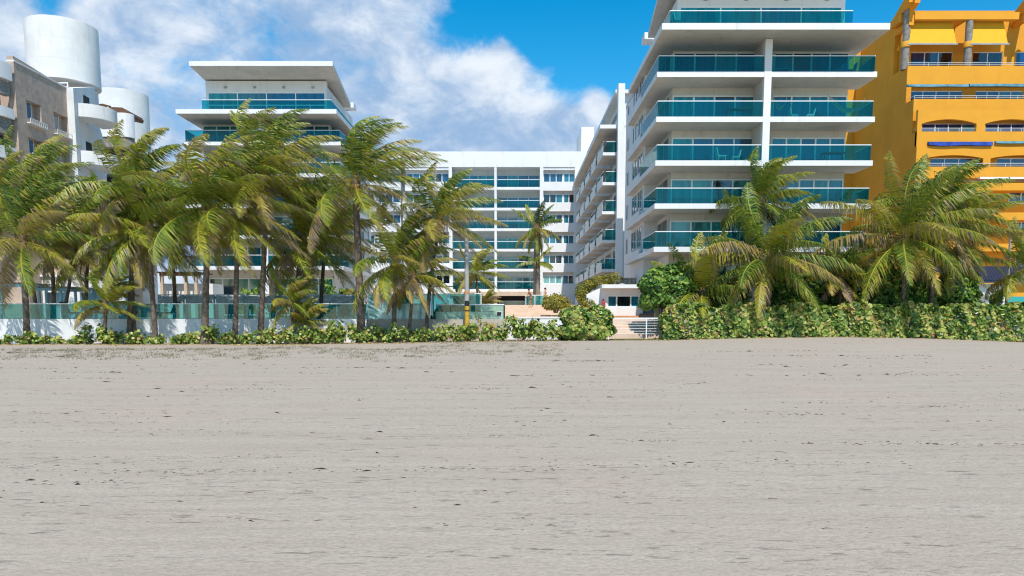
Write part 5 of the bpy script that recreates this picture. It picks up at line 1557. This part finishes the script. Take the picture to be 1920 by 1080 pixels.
# ---- palms
WIND = np.array([1.0, .25, 0.0])
def frond_mesh(r, base, phi, th, L, age, wind, parent, dry, nl=66):
    """one pinnate frond: arched midrib and two ranks of long drooping leaflets"""
    n = 15
    d = np.array([math.cos(th) * math.cos(phi), math.cos(th) * math.sin(phi), math.sin(th)])
    p = np.array(base, float)
    pts = [p.copy()]; dirs = [d.copy()]
    ds = L / n
    grav = .055 + .075 * age + r.uniform(-.02, .03)
    for i in range(n):
        s = (i + 1) / n
        d = d + np.array([0, 0, -1]) * grav * (.5 + s * 1.2) * .62 + wind * (.21 - .15 * age) * (s ** 1.1)
        d /= np.linalg.norm(d)
        p = p + d * ds
        pts.append(p.copy()); dirs.append(d.copy())
    pts = np.array(pts); dirs = np.array(dirs)
    V = []; Fc = []; T = []
    # midrib: three-sided tapering strip
    for i, (q, dd) in enumerate(zip(pts, dirs)):
        up = np.array([0, 0, 1.0]); a = np.cross(dd, up); a /= np.linalg.norm(a) + 1e-9; c = np.cross(a, dd)
        w = .05 * (1 - i / n) ** .8 + .007
        V += [q - a * w, q + c * w * .6, q + a * w]
    for i in range(n):
        for k in range(2):
            b = i * 3 + k; Fc.append((b, b + 1, b + 4, b + 3)); T.append(min(1, .56 + .05 * r.normal() + dry * .4))
    s0 = .13
    for j in range(nl):
        s = s0 + (1 - s0) * (j / (nl - 1)) ** .95
        fi = min(s * n, n - 1e-3); i = int(fi); fr = fi - i
        q = pts[i] * (1 - fr) + pts[i + 1] * fr
        dd = dirs[i] * (1 - fr) + dirs[i + 1] * fr; dd /= np.linalg.norm(dd)
        a = np.cross(dd, np.array([0, 0, 1.0])); a /= np.linalg.norm(a) + 1e-9
        c = np.cross(a, dd)
        le = L * .27 * (math.sin(math.pi * min(1, .18 + .80 * s)) ** .7) * r.uniform(.82, 1.1)
        for sg in (-1, 1):
            fwd = .32 + .45 * s
            ld = a * sg * .95 + dd * fwd + c * r.uniform(.05, .40) + r.normal(0, .15, 3)
            ld /= np.linalg.norm(ld)
            fall = np.array([0, 0, -1]) * (.75 + .7 * age + r.uniform(-.2, .35)) + wind * (.80 + r.uniform(-.2, .3))
            l1 = ld + fall * .36; l1 /= np.linalg.norm(l1)
            l2 = ld * .5 + fall * 1.0; l2 /= np.linalg.norm(l2)
            m1 = q + l1 * le * .42; m2 = m1 + l2 * le * .58
            w = .024 + .012 * math.sin(math.pi * s)
            wd = dd * w
            b = len(V)
            V += [q - wd * .6, q + wd * .6, m1 + wd, m1 - wd, m2]
            Fc += [(b, b + 1, b + 2, b + 3), (b + 3, b + 2, b + 4)]
            g = np.clip(.20 + .20 * r.normal() * .6 + dry, 0, 1)
            T += [g, min(1, g + .06 + (.50 if r.random() < .16 + .35 * age * s else .02))]
    me = mesh_obj('frond', V, [tuple(f) for f in Fc], 'palm leaf', parent, False, T, origin=base)
    return me
def palm(label, base_px, crown_px, Y, L, nf=22, r0=.16, seed=1, name='coconut_palm', group='wind-blown coconut palms', lean=0.0, wind=1.0, th0=85, th1=-30, dryfrac=.13, nl=66, mtrunk='palm trunk', nuts=0, tintb=0.11, crownY=None, phis=None, skirt=4, extra=1):
    r = np.random.default_rng(seed)
    bx = PX(base_px[0], base_px[1], Y)
    zb = float(sand_z(bx, Y)) if Y < 46 else DECK
    b = np.array([bx, Y, zb - .1])
    c = np.array(P(crown_px[0], crown_px[1], crownY or Y))
    t = thing(name, label, 'palm tree', (bx, Y, zb), group)
    # ringed tapering trunk
    m = MB(); n = max(10, int((c[2] - b[2]) * 5)); pts = []; rad = []
    for i in range(n + 1):
        q = i / n
        p = b * (1 - q) + c * q
        p = p + np.array([lean * math.sin(math.pi * q), 0, 0])
        pts.append(p)
        rad.append(r0 * (1.0 + .55 * math.exp(-q * 14) - .28 * q) * (1.05 if i % 2 else .95))
    m.tube(pts, rad, 10)
    m.build('trunk', mtrunk, t, True)
    # fibrous leaf-base sheath
    m = MB(); m.lathe(c[0], c[1], [(r0 * .72, c[2] - .5), (r0 * 1.15, c[2] - .2), (r0 * 1.25, c[2] + .1), (r0 * .8, c[2] + .45), (.02, c[2] + .6)], 10); m.build('leaf_sheath', 'fibre', t, True)
    w = WIND * wind
    nf += extra
    for k in range(nf):
        q = k / (nf - 1)
        phi = phis[k % len(phis)] if phis else k * 2.39996 + r.uniform(-.3, .3)
        th = R(th0 + (th1 - th0) * q ** .9) + r.normal(0, .10)
        age = q
        dry = tintb + r.choice([-.22, -.14, -.05, .05, .15, .24]) + r.uniform(-.04, .04)  # random dark and bright fronds paint crown shade and highlights into the tint
        if q > 1 - dryfrac: dry += r.uniform(.15, .5)
        elif q > .4: dry += r.uniform(0, .16)
        frond_mesh(r, c + np.array([0, 0, .12 - .25 * q]), phi, th, 1.04 * L * (1.0 - .22 * abs(q - .45)) * r.uniform(.9, 1.08), age, w, t, dry, nl)
    # hanging dead fronds / fibres under the crown
    if skirt:
        V = []; Fc = []; T = []
        for k in range(skirt * 9):
            a = r.uniform(0, 6.28); le = r.uniform(.5, 1.3)
            q = c + np.array([math.cos(a) * r0 * 1.1, math.sin(a) * r0 * 1.1, -.05])
            e = q + np.array([math.cos(a) * .35 * r.random() + .25 * wind * r.random(), math.sin(a) * .35 * r.random(), -le])
            mid = (q + e) / 2 + np.array([math.cos(a) * .16, math.sin(a) * .16, .1])
            tdir = np.array([-math.sin(a), math.cos(a), 0]) * .022
            bb = len(V); V += [q - tdir, q + tdir, mid + tdir, mid - tdir, e]; Fc += [(bb, bb + 1, bb + 2, bb + 3), (bb + 3, bb + 2, bb + 4)]; T += [.8 + .2 * r.random()] * 2
        mesh_obj('dead_leaf_skirt', V, Fc, 'palm leaf', t, False, T)
    for k in range(nuts):
        a = k * 1.3 + .4; m = MB(); rr = .12; z = c[2] - .22 - .16 * (k % 3)
        m.lathe(c[0] + math.cos(a) * .26, c[1] + math.sin(a) * .26 - .06, [(.01, z - rr * 1.15), (rr * .75, z - rr * .7), (rr, z), (rr * .7, z + rr * .8), (.01, z + rr * 1.1)], 9); m.build('coconut', 'coconut husk', t, True)
    return t
PALMS = [
 # label, base, crown, Y, L, kw
 ('palm with long drooping fronds at the left edge on a thick dark trunk', (50, 628), (44, 452), 44.6, 5.0, dict(nf=24, r0=.19, seed=1)),
 ('taller palm at the left edge whose crown stands before the stone hotel', (100, 600), (62, 372), 51.0, 5.4, dict(nf=22, r0=.14, seed=2, lean=.5)),
 ('palm with a thin dark trunk behind the balustrade, second from the left', (70, 600), (20, 402), 49.0, 5.0, dict(nf=20, r0=.13, seed=3, lean=.3)),
 ('thin palm behind the pergola, its crown right of the stone hotel windows', (118, 600), (148, 432), 50.0, 4.6, dict(nf=20, r0=.12, seed=4)),
 ('young bent palm with a short trunk against the white wall', (196, 640), (198, 572), 44.2, 2.7, dict(nf=13, r0=.13, seed=5, wind=1.5, th1=-5, skirt=1, nuts=0)),
 ('tall dark palm of the paired trunks, standing left', (240, 626), (252, 352), 45.0, 4.4, dict(nf=22, r0=.13, seed=6, dryfrac=.3)),
 ('lower palm of the paired trunks, standing right', (251, 628), (244, 440), 45.3, 4.0, dict(nf=18, r0=.14, seed=7, wind=.6)),
 ('palm with slender ringed trunk and low crown left of the thick pale trunk', (291, 632), (278, 428), 44.6, 4.8, dict(nf=22, r0=.16, seed=8)),
 ('big palm with thick pale trunk and high sweeping fronds before the left tower', (383, 640), (390, 392), 43.9, 5.6, dict(nf=26, r0=.20, seed=9, wind=1.2)),
 ('palm on a straight slim trunk right of the thick pale one', (440, 634), (446, 398), 44.6, 5.2, dict(nf=24, r0=.16, seed=10, wind=1.2)),
 ('tall palm whose dark trunk leans right, crown below the left tower roof', (487, 632), (502, 330), 44.8, 5.2, dict(nf=24, r0=.17, seed=11, wind=1.3)),
 ('palm with a fat fibrous trunk head and a crown low over the canopies', (552, 600), (568, 452), 47.5, 5.0, dict(nf=22, r0=.24, seed=12)),
 ('tallest central palm with orange coconuts and fronds streaming right', (678, 626), (666, 345), 44.5, 5.5, dict(nf=26, r0=.24, seed=13, wind=1.5, nuts=6)),
 ('palm with bright yellow green fronds in front of the aqua glass screen', (737, 612), (742, 492), 44.6, 4.2, dict(nf=20, r0=.15, seed=14, wind=1.1, tintb=.16, nuts=3)),
 ('palm on a thin dark trunk with a brown shaggy low crown', (765, 634), (776, 520), 44.3, 3.0, dict(nf=18, r0=.11, seed=15, dryfrac=.45, tintb=.14)),
 ('palm leaning right whose crown overlaps the long court block', (798, 615), (826, 412), 45.4, 4.0, dict(nf=22, r0=.13, seed=16, lean=-.15)),
 ('small dark bushy palm sprout at the foot of the fat palm', (568, 628), (572, 604), 44.9, 1.9, dict(nf=13, r0=.07, seed=17, th1=5, skirt=0, wind=.8)),
 ('thin young palm beside the fat palm trunk', (543, 625), (546, 566), 44.7, 2.2, dict(nf=12, r0=.06, seed=18, th1=-15, skirt=1)),
 ('palm behind the right tower hedge with a broad low crown, nearest the tower front', (1441, 590), (1442, 486), 44.9, 5.0, dict(nf=28, r0=.14, seed=19, wind=.45, th0=72, th1=-24, nl=78)),
 ('taller palm rising behind it in front of the tower pillar', (1420, 600), (1426, 378), 48.5, 3.6, dict(nf=20, r0=.14, seed=20, wind=.9, tintb=-.06)),
 ('short young palm with upright fronds beside the round bush', (1312, 600), (1318, 552), 45.8, 4.0, dict(nf=16, r0=.20, seed=21, th1=5, skirt=2, wind=.5)),
 ('big palm on a slim grey trunk in front of the yellow building', (1696, 590), (1694, 446), 45.0, 5.4, dict(nf=30, r0=.13, seed=22, wind=.5, th0=80, th1=-26, nl=78)),
 ('left palm of the paired trunks in front of the yellow building', (1745, 595), (1756, 405), 46.2, 4.8, dict(nf=24, r0=.15, seed=23, wind=1.1, nl=74)),
 ('right palm of the paired trunks, fronds reaching the right frame edge', (1766, 595), (1800, 452), 46.9, 4.6, dict(nf=20, r0=.15, seed=24, wind=1.4)),
 ('low shaggy palm with half dry fronds between the two big right palms', (1576, 598), (1574, 520), 46.2, 3.2, dict(nf=18, r0=.11, seed=25, dryfrac=.45)),
 ('palm at the right frame edge beside the tiled outbuilding', (1935, 600), (1925, 505), 46.4, 3.6, dict(nf=18, r0=.12, seed=26)),
 ('low palm with arching fronds in front of the turquoise window', (1850, 600), (1862, 586), 46.8, 1.9, dict(nf=12, r0=.10, seed=27, th1=0, skirt=0)),
 ('slim palm behind the grey lamp pole before the court block', (897, 580), (893, 512), 57.0, 2.6, dict(nf=14, r0=.09, seed=28, skirt=1)),
 ('small fan of palm leaves right of the grey lamp pole', (912, 582), (912, 566), 55.0, 1.3, dict(nf=11, r0=.06, seed=29, skirt=0, th1=5, tintb=.3)),
 ('low palm between the dark bushes behind the right hedge', (1486, 596), (1492, 560), 47.0, 2.6, dict(nf=14, r0=.10, seed=30, skirt=1)),
 ('palm with yellowing fronds behind the young bent palm', (160, 600), (165, 476), 50.5, 4.0, dict(nf=18, r0=.13, seed=31, tintb=.2)),
 ('palm filling the gap between the paired trunks and the big pale trunk', (330, 600), (322, 440), 49.0, 4.4, dict(nf=20, r0=.13, seed=32, dryfrac=.35)),
 ('palm standing back behind the leaning dark trunk', (600, 600), (610, 440), 50.5, 4.6, dict(nf=20, r0=.14, seed=33)),
]
for lab, bp, cp_, Y, L, kw in PALMS:
    palm(lab, bp, cp_, Y, L, **kw)
# royal palm of the court, stout grey trunk
palm('royal palm with a stout grey trunk in front of the court block', (1006, 575), (1007, 428), 75.0, 3.0, nf=16, r0=.40, seed=40, name='royal_palm', group=None, wind=.15, th0=75, th1=-62, dryfrac=.6, mtrunk='fat palm trunk', skirt=3, tintb=-.05)
palm('small palm with arching green fronds at the foot of the royal palm trunk', (1003, 575), (1006, 492), 74.2, 2.3, nf=7, extra=0, r0=.05, seed=41, name='garden_palm', group=None, wind=0, th0=50, th1=-10, dryfrac=0, skirt=0, tintb=.08)
# leafy shrub plant in front of the tower glazing (yucca like)
shrub('spiky green yucca like plant against the tower ground floor', PX(478, 545, 58), 58, 2.0, 3.4, 420, 260, 'bush leaf', .12, name='leafy_plant', cat='plant', ground=DECK, tbase=.8, tvar=.2)
shrub('small yellow leaved plant right of the grey lamp pole', PX(905, 600, 46), 46, 1.0, 1.4, 150, 261, 'golden leaf', .07, name='yellow_plant', cat='plant', ground=.2, tbase=.8, tvar=.2)

# ---- lawn patch, dune grass, wrack
def blades(name, centres, spread, nper, h, m, seed, w=.012, kind='stuff', lean=.5, windx=.35):
    r = np.random.default_rng(seed)
    c = np.repeat(np.asarray(centres, float), nper, 0)
    k = len(c)
    c[:, 0] += r.normal(0, spread, k); c[:, 1] += r.normal(0, spread, k)
    c[:, 2] = sand_z(c[:, 0], c[:, 1]) - .01
    hh = h * r.uniform(.4, 1.2, k)
    a = r.uniform(0, 6.28, k)
    tdir = np.stack([np.cos(a), np.sin(a), np.zeros(k)], 1) * w
    ld = np.stack([r.normal(0, lean, k) + windx, r.normal(0, lean, k), np.ones(k)], 1)
    tip = c + ld * hh[:, None]; tip[:, 2] = c[:, 2] + hh * .9
    V = np.stack([c - tdir, c + tdir, tip], 1).reshape(-1, 3)
    Fc = np.arange(k * 3).reshape(k, 3)
    t = np.clip(r.normal(.5, .3, k), 0, 1)
    o = mesh_obj(name, V, Fc, m, None, False, t, kind)
    return o
r = np.random.default_rng(77)
cs = []
for i in range(520):
    u = r.uniform(-20, 1060); k = r.random()
    v = 648 + 26 * k ** 1.8 + (6 * math.sin(u * .02) if u > 500 else 0)
    if u > 760: v -= 9 * min(1, (u - 760) / 300)
    Yg = 1.5 * 1407 / (v - 590)
    cs.append((PX(u, 640, Yg), Yg, 0))
for u in (815, 905, 700, 870, 655, 690, 330, 610, 955, 985, 760): # bigger tufts
    for q in range(3): cs.append((PX(u + r.normal(0, 9), 660, 31), 29 + r.uniform(0, 4), 0))
for u in (1565, 1580, 1600, 1615, 1632, 1545, 1780, 1838, 1860, 1890): cs.append((PX(u, 640, 42.2), 42.4 + r.normal(0, .3), 0))
blades('dune_grass', cs, .13, 16, .12, 'dry grass', 78, .010)
cs = [(PX(r.uniform(1145, 1246), 630, 44.2), r.uniform(43.2, 45.4), 0) for i in range(900)]
blades('lawn', cs, .05, 7, .07, 'lawn blade', 79, .010, windx=.05)

def litter():
    r = np.random.default_rng(55)
    n = 2600
    x = r.uniform(-33, 9, n); y = 43.3 + r.normal(0, .45, n) - .5 * np.sin(x * .8)
    x[-500:] = r.uniform(9, 31, 500); y[-500:] = 43.15 + r.normal(0, .18, 500)
    z = sand_z(x, y) + .02
    leaves('leaf_litter', np.stack([x, y, z], 1), np.repeat([[0, 0, 1.0]], n, 0), np.full(n, .05), 'sea grape leaf', None, .95 + r.normal(0, .08, n), 5, 1.0, 'stuff', .5, 56)
litter()
def wrack():
    """scraps of sea wrack, twigs and shells strewn in lines along the shore"""
    r = np.random.default_rng(90)
    V = []; Fc = []
    lines = []
    for i in range(170):
        y = 4.9 * (36 / 4.9) ** r.random()
        xc = r.uniform(-.72, .72) * y
        lines.append((xc, y, r.uniform(.25, 2.4) * (.25 + y * .035), int(r.integers(8, 60))))
    def piece(x, y, s, tall):
        z = float(sand_z(x, y)) - .004
        a = r.normal(0, .35); ca, sa = math.cos(a), math.sin(a)
        L, W = s * r.uniform(.6, 2.6), s * r.uniform(.2, .5)
        h = s * r.uniform(.15, .55) * tall
        b = len(V); k = 5
        for j in range(k):
            t = 2 * math.pi * j / k + r.uniform(-.3, .3)
            px_, py = L * math.cos(t), W * math.sin(t)
            V.append((x + px_ * ca - py * sa, y + px_ * sa + py * ca, z))
        V.append((x + L * r.uniform(-.3, .3), y, z + h))
        for j in range(k): Fc.append((b + j, b + (j + 1) % k, b + k))
    for (xc, y, w, n) in lines:
        for j in range(n):
            x = xc + r.normal(0, w); yy = y + r.normal(0, .05 + .004 * y)
            if abs(x) > .74 * yy: continue
            big = r.random() < .05
            piece(x, yy, (.0075 + .0009 * yy) * (2.3 if big else 1.0) * r.uniform(.6, 1.3), 1.0)
    for j in range(900):
        y = 4.9 * (40 / 4.9) ** r.random(); piece(r.uniform(-.72, .72) * y, y, (.006 + .0007 * y) * r.uniform(.5, 1.5), 1.0)
    o = mesh_obj('sea_wrack', V, Fc, 'sea wrack', None, kind='stuff')
    # a few bent twigs
    m = MB()
    for (u, v) in ((1165, 905), (1150, 945), (1540, 1010), (150, 960), (1440, 948), (985, 892), (430, 893)):
        Yg = 1.5 * 1407 / (v - 590); x = PX(u, v, Yg); z = float(sand_z(x, Yg))
        a = r.uniform(-.5, .5); m.tube([(x, Yg, z + .002), (x + .03, Yg + .05 * a, z + .007), (x + .08, Yg + .04 * a, z + .003)], [.003, .0025, .001], 4)
    m.build('beach_twigs', 'twig', None, kind='stuff')
wrack()

# ------------------------------------------------------------------ two people at the top of the steps
def skinned(name, joints, edges, m, parent, sub=2, root=0):
    me = bpy.data.meshes.new(name)
    me.from_pydata([j[0] for j in joints], edges, [])
    o = bpy.data.objects.new(name, me)
    C.objects.link(o); WL[o] = Vector((0, 0, 0))
    sk = o.modifiers.new('skin', 'SKIN')
    for v, j in zip(me.skin_vertices[0].data, joints):
        rr = j[1] if isinstance(j[1], tuple) else (j[1], j[1])
        v.radius = rr
        v.use_root = False
    me.skin_vertices[0].data[root].use_root = True
    sk.use_smooth_shade = True
    o.modifiers.new('sub', 'SUBSURF').render_levels = sub
    dg = bpy.context.evaluated_depsgraph_get(); dg.update()
    ev = o.evaluated_get(dg)
    nm = bpy.data.meshes.new_from_object(ev)
    vs_ = np.array([v.co[:] for v in nm.vertices]); fs = [tuple(p.vertices) for p in nm.polygons]
    bpy.data.objects.remove(o)
    return mesh_obj(name, vs_, fs, m, parent, True)
def person(label, u, Y, zf, H, facing, bend, skin, cloth, seed):
    bx = PX(u, 570, Y); k = H / 1.75
    t = thing('person', label, 'person', (bx, Y, zf))
    ca, sa = math.cos(facing), math.sin(facing)
    def W(x, y, z): return (bx + (x * ca - y * sa) * k, Y + (x * sa + y * ca) * k, zf + z * k)
    # x: to the person's left side, y: backwards (the figure faces -y before turning)
    f = bend
    J = {}
    def j(n, p, r): J[n] = (W(*p), (r[0] * k, r[1] * k) if isinstance(r, tuple) else r * k)
    j('pel', (0, 0, .93), (.15, .105)); j('waist', (0, -.03 * f, 1.10), (.125, .09)); j('chest', (0, -.14 * f, 1.30), (.155, .105)); j('sho', (0, -.20 * f, 1.42), (.12, .08))
    j('neck', (0, -.25 * f, 1.50), .055); j('jaw', (0, -.31 * f, 1.58), (.075, .085)); j('head', (0, -.33 * f, 1.66), (.085, .10)); j('top', (0, -.33 * f, 1.73), (.07, .08))
    for s, st in ((-1, .16), (1, -.14)):
        q = 'r' if s < 0 else 'l'
        j('hip' + q, (s * .09, 0, .88), .095); j('knee' + q, (s * .10, -.05 + st * .6 - .05, .49), .062); j('calf' + q, (s * .10, st * .9 + .02, .33), .058); j('ank' + q, (s * .10, st * 1.3, .08), .038); j('toe' + q, (s * .115, st * 1.3 - .17, .035), (.04, .03))
        j('arm' + q, (s * .19, -.19 * f, 1.40), .058); j('elb' + q, (s * .25, -.19 * f - st * .5, 1.14), .042); j('wri' + q, (s * .24, -.25 * f - st * 1.1 - .08, .93), .030); j('pal' + q, (s * .235, -.26 * f - st * 1.2 - .10, .86), (.04, .022))
        for i, (dx, le) in enumerate(((-.033, .062), (-.011, .078), (.011, .075), (.032, .06))):
            j('fin%d' % i + q, (s * .235 + dx, -.27 * f - st * 1.25 - .13 - .008 * i, .86 - le), .010)
        j('thu' + q, (s * .235 - s * .02, -.30 * f - st * 1.25 - .16, .83), .011)
    names = list(J); ix = {n: i for i, n in enumerate(names)}
    E_ = [('pel', 'waist'), ('waist', 'chest'), ('chest', 'sho'), ('sho', 'neck'), ('neck', 'jaw'), ('jaw', 'head'), ('head', 'top')]
    for q in 'rl':
        E_ += [('pel', 'hip' + q), ('hip' + q, 'knee' + q), ('knee' + q, 'calf' + q), ('calf' + q, 'ank' + q), ('ank' + q, 'toe' + q), ('sho', 'arm' + q), ('arm' + q, 'elb' + q), ('elb' + q, 'wri' + q), ('wri' + q, 'pal' + q), ('pal' + q, 'thu' + q)] + [('pal' + q, 'fin%d' % i + q) for i in range(4)]
    skinned('body', [J[n] for n in names], [(ix[a], ix[b]) for a, b in E_], skin, t)
    # swim shorts
    S = [(J['waist'][0], tuple(1.06 * c for c in J['waist'][1])), (J['pel'][0], tuple(1.18 * c for c in J['pel'][1]))]
    S[0] = (tuple((Vector(J['waist'][0]) * .4 + Vector(J['pel'][0]) * .6)), (.145 * k, .11 * k))
    e = [(0, 1)]
    for q in 'rl':
        a, b = Vector(J['hip' + q][0]), Vector(J['knee' + q][0])
        S += [(tuple(a), .115 * k), (tuple(a.lerp(b, .6)), .098 * k)]
        e += [(1, len(S) - 2), (len(S) - 2, len(S) - 1)]
    skinned('shorts', S, e, cloth, t, 2, 1)
    # hair cap
    hc = Vector(J['head'][0]); m = MB(); n = 12
    fx, fy = sa, -ca
    prof = []
    for i in range(7):
        a = math.pi / 2 * i / 6; prof.append((.112 * k * math.cos(a) + .002, hc.z + .015 * k + .125 * k * math.sin(a)))
    m.lathe(hc.x - fx * .018 * k, hc.y - fy * .018 * k, prof, 14); m.build('hair', 'dark hair', t, True)
    # face
    for nm, dx, dz, rr, mm in (('eye', -.035, .0, .012, 'dark hair'), ('eye', .035, .0, .012, 'dark hair'), ('mouth', 0, -.075, .016, 'signal red')):
        p = Vector(W(dx, -.33 * f - .098, 1.66 + dz)); m = MB(); m.lathe(p.x, p.y, [(.001, p.z - rr * k), (rr * k, p.z), (.001, p.z + rr * k)], 6); m.build(nm, mm, t, True)
    p = Vector(W(0, -.33 * f - .105, 1.63)); m = MB(); m.lathe(p.x, p.y, [(.018 * k, p.z - .02 * k), (.014 * k, p.z), (.004 * k, p.z + .035 * k)], 6); m.build('nose', skin, t, True)
    return t
zst = DECK + .03 + 1.12 * 8 / 11
person('tanned person with dark hair in olive shorts walking at the top of the peach steps', 995.5, 64.6, DECK + .03 + 1.12 * 8 / 11, 1.62, R(-62), .7, 'skin', 'olive cloth', 1)
person('pale person in dark shorts half hidden behind the golden green bush', 1021, 64.6, DECK + .03 + 1.12 * 8 / 11, 1.68, R(55), .25, 'pale skin', 'dark cloth', 2)
